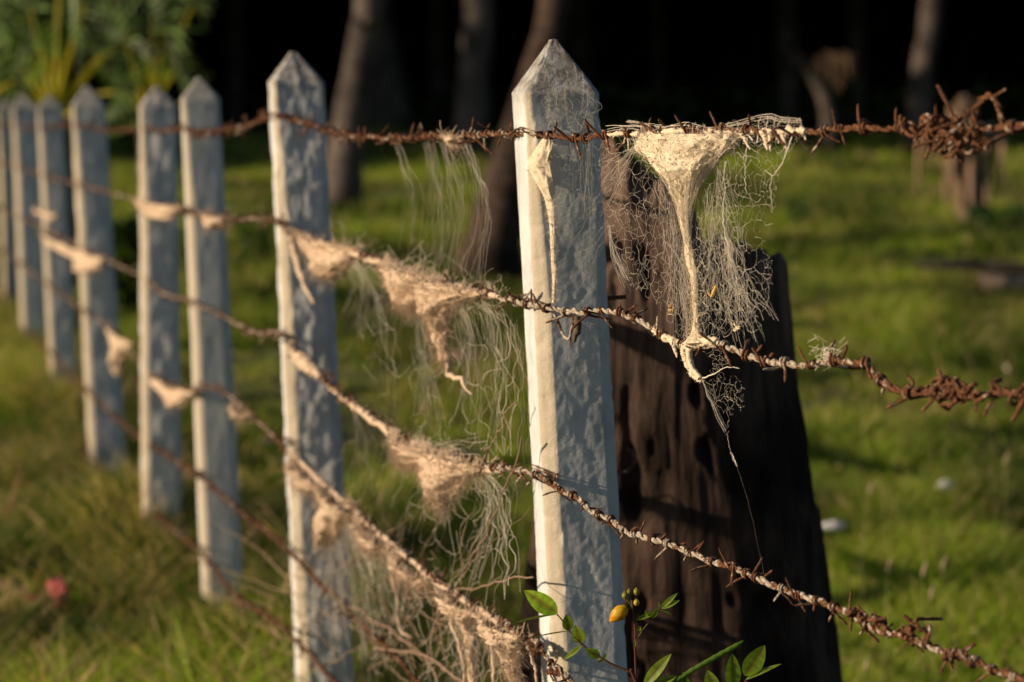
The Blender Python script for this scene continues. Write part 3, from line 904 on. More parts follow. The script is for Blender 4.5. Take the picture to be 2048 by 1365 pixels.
net(mb, RIGHT, 24, 2.0, (0.00035, 0.0008), 0.2, seed=4)
net(mb, [(1330, 540), (1385, 480), (1470, 490), (1500, 600), (1460, 680), (1340, 680)], 8, 3.0, (0.00022, 0.0005), 0.2, seed=5)
net(mb, [(1395, 420), (1450, 330), (1480, 420), (1500, 560), (1520, 660), (1440, 650), (1400, 600)], 11, 2.8, (0.00025, 0.0006), 0.2, seed=6)
threads(mb, [(1320, 350), (1360, 470)], [(1345, 560), (1380, 680)], 34, 0.00035, (0, 0), 0.005, 21, 12, 12, 0.006, clump=False)
threads(mb, [(1360, 480), (1378, 520)], [(1360, 680), (1392, 690)], 26, 0.00035, (-4, 0), 0.004, 22, 9, 12, 0.006, clump=False)
threads(mb, [(1430, 335), (1455, 315)], [(1440, 480), (1475, 520)], 24, 0.0004, (6, 0), 0.005, 23, 12, 12, 0.006, clump=False)
threads(mb, [(1455, 470), (1465, 490)], [(1480, 620), (1545, 640)], 26, 0.00045, (-6, 4), 0.006, 24, 12, 14, 0.008, clump=False)
threads(mb, [(1450, 480), (1465, 500)], [(1490, 660), (1510, 690)], 22, 0.00045, (-4, 4), 0.006, 25, 12, 14, 0.008, clump=False)
threads(mb, [(1400, 400), (1440, 345)], [(1405, 620), (1470, 640)], 34, 0.0003, (0, 0), 0.006, 26, 12, 14, 0.008, clump=False)
threads(mb, [(1262, 300), (1280, 290)], [(1200, 330), (1215, 450)], 40, 0.0003, (6, -10), 0.002, 27, 5, 12, 0.006)
threads(mb, [(1200, 300), (1222, 500)], [(1212, 480), (1262, 580)], 30, 0.00035, (-6, 0), 0.002, 28, 4, 12, 0.006)
net(mb, [(1330, 380), (1362, 400), (1380, 660), (1340, 640), (1320, 520)], 7, 4.5, (0.0002, 0.0006), 0.15, seed=51)
net(mb, [(1395, 430), (1440, 360), (1462, 480), (1505, 640), (1440, 670), (1402, 640)], 9, 4.0, (0.0002, 0.0006), 0.15, seed=52)
strand2(mb, [(1452, 320), (1448, 370), (1446, 440), (1455, 490), (1475, 560)], [0.0006, 0.0006, 0.0009, 0.0008, 0.0003], wob=0.0025)
strand2(mb, [(1586, 270), (1574, 300), (1560, 335), (1545, 352), (1530, 340)], [0.001, 0.001, 0.0008, 0.0005, 0.0003], wob=0.001)
strand2(mb, [(1545, 352), (1540, 372), (1545, 420)], [0.0005, 0.0004, 0.0003], wob=0.001)
strand2(mb, [(1494, 275), (1490, 310), (1488, 350), (1495, 390)], [0.0008, 0.0006, 0.0005, 0.0003], wob=0.002)
mb.build('net_sheet', M_thread, parent=rt)
mb = MB()
TOP = [(1214, 262), (1250, 253), (1330, 250), (1375, 245), (1420, 254), (1470, 240), (1536, 229), (1602, 236), (1606, 266), (1214, 272)]
net(mb, TOP, 9, 0.7, (0.00025, 0.0005), 0.2, seed=12)
for off in (0, 4, 9):
    strand2(mb, [(1212, 252 + off * 1.5), (1245, 251 + off), (1330, 252 + off * .7), (1374, 246 + off), (1420, 256 + off * .3), (1470, 243 + off), (1535, 230 + off), (1560, 236 + off), (1602, 237 + off)], 0.0003, n=60, wob=0.0012)
for px, yt in [(1240, 250), (1262, 252), (1288, 252), (1310, 252), (1342, 250), (1373, 245), (1395, 252), (1425, 254), (1457, 246), (1475, 243), (1500, 238), (1520, 234), (1536, 229), (1552, 234), (1566, 236), (1580, 237), (1602, 236)]:
    strand2(mb, [(px, yt), (px + rng.normal(0, 4), 258), (px + rng.normal(0, 10), 276 + rng.random() * 18)], [0.0003, 0.0006, 0.001], wob=0.001)
threads(mb, [(1205, 262), (1600, 260)], [(1208, 285), (1600, 285)], 50, 0.0003, (0, 0), 0.003, 31, 12, 8, 0.01)
threads(mb, [(1245, 240), (1262, 246)], [(1300, 252), (1330, 256)], 18, 0.0003, (0, 0), 0.002, 33, 4, 8, 0.006)
mb.build('upper_threads', M_thread, parent=rt)
mb = MB()                 # silk lumps coating the wire
P = np.array([fence(x, np.interp(x, [1200, 1280, 1400, 1480, 1600], [270, 268, 262, 264, 263])) for x in np.linspace(1270, 1612, 130)])
mb.tube(P + np.stack([P[:, 0] * 0, P[:, 0] * 0, 0.003 * vn(np.arange(130) * 0.2, np.zeros(130), 14)], 1), 0.0036 + 0.005 * vn(np.arange(130) * 0.4, np.zeros(130), 4), 9, rough=0.45)
fuzz(mb, P, 700, 0.011, 0.00025, 0.3, 77)
P2 = np.array([fence(x, np.interp(x, [1200, 1240, 1280], [272, 268, 270])) for x in np.linspace(1205, 1275, 30)])
mb.tube(P2, 0.0026 + 0.003 * vn(np.arange(30) * 0.5, np.zeros(30), 6), 8, rough=0.3)
for (x0, y0, x1, y1, r0) in [(1530, 268, 1535, 300, .0045), (1540, 268, 1541, 303, .003), (1565, 265, 1572, 300, .0028), (1480, 262, 1500, 300, .0026), (1300, 268, 1316, 290, .0025), (1258, 270, 1256, 302, .0018)]:
    strand2(mb, [(x0, y0), ((x0 + x1) / 2, (y0 + y1) / 2), (x1, y1)], [r0, r0 * 0.8, r0 * 0.3], wob=0.0008, sides=8)
mb.build('silk_coating', M_silk, parent=rt)

# --- lower net hanging from the silk loop
rt2 = root('spider_web', fence(1400, 760), 'small pointed scrap of web hanging below the silk wrapped loop of the second wire', 'spider web')
mb = MB()
LOW = [(1402, 752), (1430, 745), (1462, 742), (1476, 758), (1490, 770), (1492, 826), (1470, 822), (1462, 868), (1452, 876), (1440, 850), (1420, 800)]
net(mb, LOW, 17, 1.5, (0.0003, 0.0006), 0.12, seed=41)
net(mb, LOW, 9, 1.8, (0.0002, 0.0004), 0.4, seed=42)
net(mb, [(1400, 700), (1440, 692), (1455, 700), (1462, 735), (1410, 756), (1425, 730)], 9, 0.9, (0.0002, 0.0005), 0.2, seed=43)
threads(mb, [(1402, 756), (1406, 758)], [(1448, 860), (1460, 874)], 9, 0.0004, (-3, 0), 0.001, 44, 2, 14, 0.003)
strand2(mb, [(1402, 757), (1430, 748), (1455, 735), (1480, 738)], [0.0012, 0.0008, 0.0005, 0.0003], wob=0.001)
strand2(mb, [(1455, 870), (1458, 890), (1462, 910), (1474, 933)], 0.0002, wob=0.001)
strand2(mb, [(1462, 905), (1468, 918), (1474, 933)], [0.0003, 0.0008, 0.0003], wob=0.001)
strand2(mb, [(1474, 933), (1500, 1020), (1528, 1148)], 0.00003, wob=0.0005)
mb.build('net_sheet', M_thread, parent=rt2)
mb = MB()
P = strand2(mb, [(1352, 684), (1372, 694), (1392, 690), (1420, 684), (1440, 690)], [0.0038, 0.005, 0.0058, 0.005, 0.004], n=60, wob=0.001, sides=12, rough=0.35)
fuzz(mb, P, 260, 0.007, 0.00025, 0, 3)
P = strand2(mb, [(1366, 690), (1370, 712), (1380, 738), (1392, 756), (1404, 762)], [0.005, 0.004, 0.0036, 0.0036, 0.0028], n=60, wob=0.0012, sides=12, rough=0.35)
fuzz(mb, P, 220, 0.008, 0.00025, 0, 4)
P = strand2(mb, [(1344, 675), (1350, 700), (1354, 714)], [0.004, 0.0035, 0.0012], n=20, wob=0.001, sides=8, rough=0.3)
P = strand2(mb, [(1300, 655), (1325, 672), (1350, 685)], [0.003, 0.005, 0.006], n=30, wob=0.001, sides=10, rough=0.35)
fuzz(mb, P, 200, 0.009, 0.00025, 0, 5)
mb.build('silk_coating', M_silk, parent=rt2)

# --- bits caught in the web
mb = MB()
strand2(mb, [(1432, 571, .004), (1428, 582, .004), (1423, 594, .004)], [0.0014, 0.0022, 0.0014], sides=6, col=(0.70, 0.42, 0.10))
strand2(mb, [(1423, 594, .004), (1418, 589, .004), (1413, 582, .004)], [0.0014, 0.0009, 0.0004], sides=5, col=(0.60, 0.36, 0.10))
props(mb.build('leaf_fragment', M_dry, origin=fence(1425, 590)), 'tiny orange leaf fragment caught in the net right of the funnel tail', 'leaf fragment')
mb = MB()
for i in range(14):
    c = np.array([1339, 622]) + rng.normal(0, 3.5, 2)
    strand2(mb, [(c[0], c[1], .004), (c[0] + rng.normal(0, 4), c[1] + rng.normal(0, 4), .004)], [0.0008, 0.0004], n=4, col=(0.55, 0.38, 0.18))
props(mb.build('husk', M_dry, origin=fence(1339, 622)), 'small straw coloured insect husk caught above the pale wire, left of the funnel tail', 'insect husk', 'husks caught in the big web')
mb = MB()
for i in range(12):
    c = np.array([1473, 657]) + rng.normal(0, 3, 2)
    strand2(mb, [(c[0], c[1], .004), (c[0] + rng.normal(0, 4), c[1] + rng.normal(0, 4), .004)], [0.0012, 0.0006], n=4, col=(0.72, 0.58, 0.38))
props(mb.build('husk', M_dry, origin=fence(1473, 657)), 'small cream insect husk hanging in threads above the wire, right of the funnel tail', 'insect husk', 'husks caught in the big web')
mb = MB()
P = spline([fence(1153, 634, .008), fence(1156, 655, .01), fence(1150, 676, .008), fence(1147, 686, .006)], n=20)
mb.tube(P, [0.0025, 0.004, 0.005, 0.0055, 0.0055, 0.005, 0.005, 0.005, 0.005, 0.005, 0.005, 0.0048, 0.0045, 0.004, 0.0035, 0.003, 0.003, 0.0028, 0.002, 0.001], 8, (0.10, 0.08, 0.05), rough=0.35)
props(mb.build('curled_leaf', M_dry, origin=fence(1153, 634)), 'dark curled dead leaf hanging from the second wire in front of the near post', 'dead leaf')

# --- narrow web on the near post
rt3 = root('spider_web', fence(1095, 280), 'narrow web on the near post with a long thin tail', 'spider web')
mb = MB()
G = cone(mb, [(1088, 278, 1106, 280), (1078, 300, 1108, 300), (1064, 325, 1104, 325), (1070, 345, 1104, 345), (1080, 368, 1106, 368), (1092, 395, 1107, 395), (1098, 425, 1109, 425), (1102, 470, 1111, 470), (1104, 520, 1112, 520), (1106, 560, 1113, 560), (1105, 606, 1111, 606)],
         depth=0.7, n=28, sub=10, amp=0.0016, base_off=0.003, seed=60)
fuzz(mb, G, 500, 0.01, 0.0003, 0.3, 7)
mb.build('funnel', M_silk, parent=rt3)
mb = MB()
threads(mb, [(1205, 300), (1222, 500)], [(1130, 400), (1150, 620)], 26, 0.0002, (0, 10), 0.002, 61, 8, 12, 0.004)
threads(mb, [(1120, 275), (1200, 275)], [(1125, 370), (1200, 470)], 40, 0.0002, (0, 0), 0.002, 62, 8, 12, 0.004)
net(mb, [(1112, 290), (1196, 285), (1208, 380), (1222, 480), (1190, 470), (1130, 420)], 12, 1.8, (0.00015, 0.0003), 0.3, bulge=lambda Q: 0.0, seed=63)
mb.build('loose_threads', M_thread, parent=rt3)

# --- thin old web over the point of the near post
rt4 = root('spider_web', at(1110, 190, 2.93), 'thin dusty web spun over the pointed top of the near post', 'spider web')
mb = MB()
r2 = np.random.default_rng(5)
for i in range(60):
    x = 1060 + r2.random() * 130; y = 120 + r2.random() * 120
    if abs(x - 1112) > (y - 80) * 0.75 + 8: continue
    dy = 20 + r2.random() * 70
    f = lambda x_, y_: at(x_, y_, 2.965 - 0.012 * r2.random() if y_ > 185 else 2.955 + (185 - y_) * 0.00042)
    P = spline([f(x, y), f(x + r2.normal(0, 9), y + dy / 2), f(x + r2.normal(0, 14), min(265, y + dy))], n=9)
    mb.segs(P[:-1], P[1:], 0.00028 * (0.5 + r2.random()))
mb.build('loose_threads', M_thread, parent=rt4)

# --- tiny tuft on the second wire at the right
mb = MB()
r2 = np.random.default_rng(9)
for i in range(60):
    c = np.array([1655, 708]) + r2.normal(0, 9, 2) * [1.6, 1]
    P = spline([fence(c[0], c[1]), fence(c[0] + r2.normal(0, 9), c[1] + r2.normal(0, 7)), fence(c[0] + r2.normal(0, 12), c[1] + r2.normal(0, 8))], n=7)
    mb.segs(P[:-1], P[1:], 0.00018)
threads(mb, [(1640, 715), (1668, 718)], [(1640, 728), (1670, 730)], 10, 0.0002, (0, 0), 0.001, 3, 3, 5, 0.002)
props(mb.build('silk_tuft', M_thread, origin=fence(1655, 722)), 'tiny pale tuft of silk on the second wire, right of the stump', 'silk tuft')

# --- blurred webs along the wires to the left
def clump_web(label, cones, th=(), tails=(), fz=700, seed=0, org=(0, 0), fl=0.02, group='clumped webs farther along the fence', nets=()):
    r_ = root('spider_web', fence(*org), label, 'spider web', group)
    mb = MB()
    for j, rows in enumerate(cones):
        G = cone(mb, rows, depth=0.75, n=30, sub=9, amp=0.006, seed=seed + j * 3)
        fuzz(mb, G, fz, fl, 0.00035, 0.2, seed + j)
        fuzz(mb, G, int(fz * 0.6), fl * 2.0, 0.0003, 2.2, seed + j + 70)
        fuzz(mb, G[:8], int(fz * 0.35), fl * 1.3, 0.0006, -0.9, seed + j + 50)
    for t_, rd in tails:
        strand2(mb, t_, rd, wob=0.003, sides=8, rough=0.35)
    mb.build('silk_clump', M_silkblur, parent=r_)
    if th:
        mb = MB()
        for j, a in enumerate(th): threads(mb, *a[:3], **a[3])
        for j, (pl_, ce_, st_) in enumerate(nets): net(mb, pl_, ce_, st_, (0.0004, 0.0012), 0.3, seed=seed + j)
        mb.build('hanging_threads', M_thread, parent=r_)
clump_web('tan web clump on the second wire just right of the lumpy second post', [[(600, 470, 716, 494), (622, 498, 710, 512), (640, 522, 702, 530), (655, 542, 686, 548), (668, 556, 676, 560)]],
          [([(680, 520), (716, 500)], [(690, 620), (765, 690)], 60, dict(rad=0.0004, sag=(22, -12), wob=0.006, seed=1, jitter=10, depth=0.04))],
          [([(582, 474), (590, 510), (602, 552), (625, 612)], [0.006, 0.008, 0.006, 0.002]), ([(560, 452), (600, 472), (660, 494), (720, 512), (770, 528)], [0.004, 0.006, 0.009, 0.006, 0.005])], org=(655, 480), seed=100)
clump_web('largest blurred web, two lobed with a bent tail, left of the near post',
          [[(775, 522, 900, 560), (786, 545, 890, 575), (800, 568, 872, 592), (815, 592, 852, 606), (832, 618, 842, 624)],
           [(845, 545, 985, 590), (856, 572, 940, 600), (868, 600, 922, 610), (874, 635, 900, 636), (880, 665, 896, 665), (885, 690, 897, 690), (892, 722, 902, 720)]],
          [([(830, 600), (850, 620)], [(845, 800), (880, 860)], 34, dict(rad=0.0005, sag=(-4, 0), wob=0.008, seed=2, jitter=8, depth=0.03)),
           ([(905, 600), (985, 600)], [(905, 800), (1035, 780)], 46, dict(rad=0.00035, sag=(25, -30), wob=0.004, seed=3, jitter=12, depth=0.04)),
           ([(690, 500), (1000, 592)], [(700, 470), (1000, 560)], 70, dict(rad=0.0004, sag=(0, 0), wob=0.004, seed=4, jitter=10, depth=0.03, segs=6))],
          [([(775, 530), (840, 556), (900, 575), (960, 588), (1000, 598)], [0.006, 0.009, 0.010, 0.009, 0.004]), ([(895, 700), (897, 740), (905, 752), (925, 762), (942, 786)], [0.005, 0.0045, 0.004, 0.003, 0.0015])], org=(880, 560), seed=110, fz=1100)
clump_web('ragged double web clump under the third wire left of the near post',
          [[(795, 868, 905, 912), (806, 888, 895, 922), (818, 902, 872, 930), (835, 915, 850, 925)], [(845, 888, 978, 932), (856, 915, 968, 945), (864, 945, 945, 958), (876, 972, 925, 978), (886, 996, 912, 998), (888, 1018, 898, 1018)]],
          [([(900, 960), (985, 940)], [(900, 1130), (1010, 1080)], 26, dict(rad=0.0005, sag=(25, -20), wob=0.007, seed=5, jitter=12, depth=0.05)),
           ([(760, 850), (985, 935)], [(770, 840), (990, 915)], 60, dict(rad=0.0004, sag=(0, 0), wob=0.004, seed=6, jitter=12, depth=0.03, segs=6))],
          [([(800, 878), (870, 912), (960, 936), (1000, 940)], [0.010, 0.012, 0.009, 0.004]), ([(650, 765), (730, 830), (800, 875)], [0.004, 0.007, 0.009]), ([(585, 705), (610, 728), (640, 750)], [0.008, 0.018, 0.006])], org=(880, 905), seed=120, fz=1000)
top4 = [(575, 900), (640, 962), (700, 1018), (781, 1088), (850, 1142), (894, 1178), (960, 1220), (1000, 1248), (1036, 1275)]
clump_web('long curtain of hanging web strands below the fourth wire between the two nearest posts',
          [[(655, 972, 715, 1026), (662, 992, 705, 1040), (662, 1020, 690, 1050), (660, 1060, 680, 1072), (645, 1088, 655, 1094)],
           [(590, 918, 650, 972), (602, 940, 645, 980), (622, 965, 636, 985)],
           [(720, 1035, 790, 1098), (735, 1058, 780, 1102), (750, 1082, 766, 1108)],
           [(800, 1105, 872, 1160), (815, 1128, 862, 1166), (835, 1150, 850, 1180)],
           [(895, 1178, 965, 1225), (910, 1200, 955, 1235), (928, 1230, 945, 1250), (938, 1275, 946, 1280), (942, 1330, 948, 1332), (946, 1400, 951, 1400)],
           [(968, 1226, 1058, 1272), (985, 1246, 1050, 1286), (1008, 1270, 1042, 1302), (1022, 1315, 1036, 1320), (1028, 1390, 1034, 1392)]],
          [(top4, [(590, 1150), (640, 1230), (700, 1300), (781, 1330), (850, 1360), (894, 1400), (960, 1420), (1036, 1440)], 130, dict(rad=0.0009, sag=(4, 0), wob=0.008, seed=7, jitter=14, depth=0.07)),
           (top4, [(590, 960), (700, 1090), (781, 1180), (850, 1230), (960, 1320), (1036, 1350)], 110, dict(rad=0.0008, sag=(0, 0), wob=0.006, seed=8, jitter=12, depth=0.05)),
           ([(960, 940), (1000, 1000)], [(880, 1180), (1010, 1180)], 24, dict(rad=0.0009, sag=(10, 0), wob=0.006, seed=9, jitter=14, depth=0.05))],
          [([(900, 1180), (905, 1250), (925, 1320), (935, 1420)], [0.005, 0.003, 0.002, 0.002]), ([(980, 1240), (985, 1300), (990, 1420)], [0.005, 0.003, 0.002]), ([(1058, 1290), (1070, 1330), (1080, 1400)], [0.003, 0.002, 0.002]),
           ([(575, 900), (640, 962), (700, 1015), (781, 1086), (894, 1177), (1000, 1246)], [0.004, 0.006, 0.006, 0.005, 0.006, 0.005]), ([(775, 1120), (790, 1180), (800, 1260), (820, 1275)], [0.004, 0.002, 0.002, 0.001])], org=(800, 1100), seed=130, fz=500, fl=0.02)
clump_web('wide loose drape of single threads between the second and the fourth wire', [[(700, 1000, 712, 1008), (704, 1010, 710, 1014)]],
          [([(690, 510), (1000, 600)], [(720, 760), (1020, 900)], 34, dict(rad=0.0005, sag=(20, 0), wob=0.010, seed=31, jitter=26, depth=0.05)),
           ([(660, 790), (1000, 950)], [(640, 960), (990, 1200)], 36, dict(rad=0.0006, sag=(14, 0), wob=0.008, seed=32, jitter=26, depth=0.05)),
           ([(590, 920), (700, 1010)], [(600, 1200), (760, 1330)], 46, dict(rad=0.0007, sag=(4, 0), wob=0.006, seed=33, jitter=20, depth=0.05)),
           ([(980, 620), (1030, 640)], [(990, 860), (1045, 930)], 20, dict(rad=0.0005, sag=(12, 0), wob=0.006, seed=34, jitter=16, depth=0.04))], org=(700, 1003), seed=210, fz=60,
          nets=[([(700, 560), (1030, 630), (1036, 930), (960, 920), (830, 850), (720, 800)], 26, 2.2), ([(840, 930), (1030, 960), (1036, 1240), (900, 1170), (800, 1060)], 22, 2.0), ([(680, 1040), (800, 1130), (960, 1250), (960, 1400), (640, 1400), (600, 1100)], 20, 2.6)])
clump_web('wide faint web of single threads hanging between the top wire and the second wire', [[(905, 270, 935, 270), (912, 285, 930, 285), (918, 298, 926, 298)]],
          [([(780, 285), (870, 285)], [(820, 500), (880, 540)], 34, dict(rad=0.00045, sag=(18, 0), wob=0.006, seed=10, jitter=10, depth=0.03)),
           ([(880, 285), (975, 290)], [(880, 560), (990, 560)], 40, dict(rad=0.00045, sag=(30, -10), wob=0.006, seed=11, jitter=10, depth=0.03)),
           ([(655, 440), (680, 440)], [(650, 480), (690, 500)], 14, dict(rad=0.0004, sag=(0, 0), wob=0.004, seed=12, jitter=8, depth=0.02))], org=(880, 275), seed=140, fz=80)
clump_web('small web patch on the second wire across the upright lumpy post', [[(276, 398, 364, 414), (288, 414, 356, 428), (305, 428, 345, 440)]], org=(320, 405), seed=150, fz=300)
clump_web('small white web knot at the right edge of the smooth third post', [[(418, 425, 462, 438), (424, 436, 456, 446), (434, 452, 446, 460)]], org=(440, 432), seed=155, fz=200)
clump_web('tan web on the third wire across the post left of the close pair', [[(85, 465, 215, 520), (98, 485, 205, 530), (150, 512, 198, 540), (158, 538, 180, 548)]], org=(150, 495), seed=160, fz=300)
clump_web('triangular web with a hanging tip on the fourth wire left of the upright lumpy post', [[(222, 650, 275, 690), (230, 668, 266, 694), (236, 690, 256, 704), (238, 720, 246, 724), (240, 750, 244, 752)]], org=(245, 672), seed=170, fz=260)
clump_web('tan web filling the gap between the close pair of posts on the fourth wire', [[(305, 748, 388, 786), (320, 768, 378, 796), (340, 788, 372, 806), (352, 808, 364, 815)]], org=(345, 772), seed=180, fz=260)
clump_web('small round web knot on the fourth wire between the third and second posts', [[(478, 810, 506, 830), (482, 822, 504, 836), (488, 834, 496, 840)]], org=(490, 822), seed=185, fz=160)
clump_web('faint web patch on the second wire across the third post from the left edge', [[(70, 415, 120, 430), (80, 425, 112, 440)]], org=(95, 425), seed=190, fz=120)

# ------------------------------------------------------------ charred stump behind the near post
YS = 3.9
ky = np.array([200, 500, 760, 1000, 1250, 1365, 1800, 2300])
kl = np.array([1130, 1118, 1095, 1070, 1042, 1030, 990, 950]); kr = np.array([1542, 1566, 1592, 1638, 1680, 1695, 1750, 1820])
topx = [1000, 1130, 1200, 1228, 1240, 1268, 1275, 1310, 1340, 1352, 1385, 1400, 1440, 1480, 1535, 1560, 1700]
topy = [275, 268, 268, 300, 322, 330, 352, 362, 388, 410, 430, 484, 492, 494, 500, 515, 520]
na, nzs = 240, 220
rows = []
zb = H(np.array([0.3]), np.array([YS]))[0] - 0.1
ang = np.arange(na) * 2 * math.pi / na
for j in range(nzs):
    tt = j / (nzs - 1)
    ring = []
    for a in ang:
        cpx = 1345 + 232 * math.cos(a)
        ty = np.interp(cpx, topx, topy) + 8 * math.sin(a * 23) + 5 * math.sin(a * 41)
        ztop = at(1345, ty, YS)[2]
        z = zb + (ztop - zb) * tt
        py = 682.5 - ((YS * sP + (z - CAM_H) * cP) / (YS * cP - (z - CAM_H) * sP)) * FP
        l = np.interp(py, ky, kl); r = np.interp(py, ky, kr)
        Rm = (r - l) / 2 / FP * YS; cxm = ((l + r) / 2 - 1024) / FP * YS
        ring.append((cxm, Rm, a, z))
    ring = np.array(ring)
    s_ = ring[:, 2]
    d = 0.011 * fbm(np.cos(s_) * 9 + 20, np.sin(s_) * 9 + ring[:, 3] * 1.3, 4, 4) + 0.007 * fbm(np.cos(s_) * 34 + 20, np.sin(s_) * 34 + ring[:, 3] * 4.0, 8, 3)
    hole = fbm(s_ * 3.2 + 3, ring[:, 3] * 7.0, 77, 2)
    hole2 = fbm(s_ * 7 + 3, ring[:, 3] * 9.0, 177, 2)
    d = d - 0.055 * np.clip(hole - 0.28, 0, 0.25) * 4 - 0.03 * np.clip(hole2 - 0.36, 0, 0.2) * 5
    Rr = ring[:, 1] + d
    rows.append(np.stack([ring[:, 0] + Rr * np.cos(s_), YS + Rr * 0.85 * np.sin(s_), ring[:, 3]], 1))
rg = np.array(rows)[:, ::-1]; hh_ = np.clip((rg[..., 2] - 0.80) / 0.4, 0, 1) * (0.8 + 0.5 * vn(rg[..., 0] * 12, rg[..., 2] * 5, 8))
mb = MB(); mb.grid(rg, np.stack([hh_, hh_ * 0, hh_ * 0], -1), closed=True)
inner = [rows[-1]]
c0 = rows[-1].mean(0)
for q in (0.9, 0.75, 0.5, 0.25, 0.02):
    r_ = c0 + (rows[-1] - c0) * q; r_[:, 2] = rows[-1][:, 2] - 0.06 * (1 - q) * 2 + 0.02 * fbm(r_[:, 0] * 40, r_[:, 1] * 40, 3, 2)
    inner.append(r_)
mb.grid(np.array(inner)[:, ::-1], closed=True)
M_stump = bark('charred_wood', (0.014, 0.010, 0.008), (0.105, 0.068, 0.052), 26, (1, 1, 0.16), 0.03, 1.0, 0.1)
props(mb.build('tree_stump', M_stump, origin=(0.32, YS, zb)), 'big dark charred palm stump with a stepped broken top behind the near post', 'tree stump')

# ------------------------------------------------------------ flowering plant at the foot of the picture
YP = 2.62
def q(px, py, d=0.0): return at(px, py, YP - d)
def leaf(mb, base, tip, width, face, fold=0.25, droop=0.1, col=(0.13, 0.25, 0.02), n=12):
    base = np.array(base); tip = np.array(tip); ax = tip - base; L = np.linalg.norm(ax); ax /= L
    face = np.array(face, float); side = np.cross(ax, face); side /= np.linalg.norm(side); nrm = np.cross(side, ax)
    t = np.linspace(0, 1, n)
    wd = width * 0.5 * np.sin(np.pi * t ** 0.85) ** 0.75 * (1 - 0.12 * t)
    wd[0] = wd[-1] = 0.0003
    cs = []; G = []
    for k, s_ in enumerate((-1, -0.5, -0.05, 0.05, 0.5, 1)):
        p = base + ax * (t * L)[:, None] + side * (s_ * wd)[:, None] + nrm * (fold * abs(s_) * wd - droop * L * t ** 2 + 0.04 * wd * np.sin(t * 26 + abs(s_) * 2))[:, None]
        G.append(p)
        cc = np.tile(np.array(col), (n, 1)) * (0.92 + 0.16 * (np.arange(n) % 2))[:, None]
        if abs(s_) < 0.1: cc = cc * np.array([0.75, 0.45, 0.8])
        cs.append(cc)
    mb.grid(np.array(G), np.array(cs))
prt = root('flowering_plant', (at(1272, 1365, YP)[0], YP, float(H(np.array([0.17]), np.array([YP]))[0])), 'young leafy plant with a yellow flower and green pod before the near post', 'plant')
stemc = (0.10, 0.035, 0.02)
mb = MB()
gz = q(1290, 1365); gz[2] = prt.location.z - 0.02
mb.tube(spline([gz, q(1285, 1900), q(1272, 1365), q(1269, 1300), q(1271, 1270), q(1266, 1222), q(1264, 1200)], n=60), np.linspace(0.0028, 0.0012, 60), 8, stemc, rough=0.08)
mb.tube(spline([q(1272, 1365), q(1262, 1342), q(1262, 1338)], n=8), 0.002, 7, stemc)
mb.tube(spline([q(1264, 1345), q(1230, 1332), q(1205, 1318), q(1165, 1290), q(1138, 1262), q(1125, 1242), q(1114, 1229)], n=50), np.linspace(0.0019, 0.0009, 50), 7, (0.12, 0.06, 0.02), rough=0.06)
mb.tube(spline([q(1276, 1275), q(1290, 1255), q(1306, 1235), q(1318, 1217)], n=24), np.linspace(0.0011, 0.0006, 24), 6, (0.10, 0.07, 0.02))
mb.tube(spline([q(1265, 1220), q(1258, 1216), q(1250, 1216)], n=8), 0.0007, 6, (0.12, 0.16, 0.03))
for bx, by in ((1252, 1198), (1260, 1190), (1272, 1192), (1273, 1205)):
    mb.tube(spline([q(1264, 1215), q((1264 + bx) / 2, (1212 + by) / 2), q(bx, by)], n=8), 0.0007, 6, (0.14, 0.14, 0.04))
mb.tube(spline([gz + [0.03, 0, 0], q(1480, 1700), q(1490, 1420), q(1492, 1362)], n=30), 0.0022, 7, stemc)
mb.tube(spline([q(1490, 1420), q(1440, 1400), q(1330, 1390), q(1290, 1380)], n=30), 0.0016, 7, stemc)
mb.build('stem', M_dry, parent=prt)
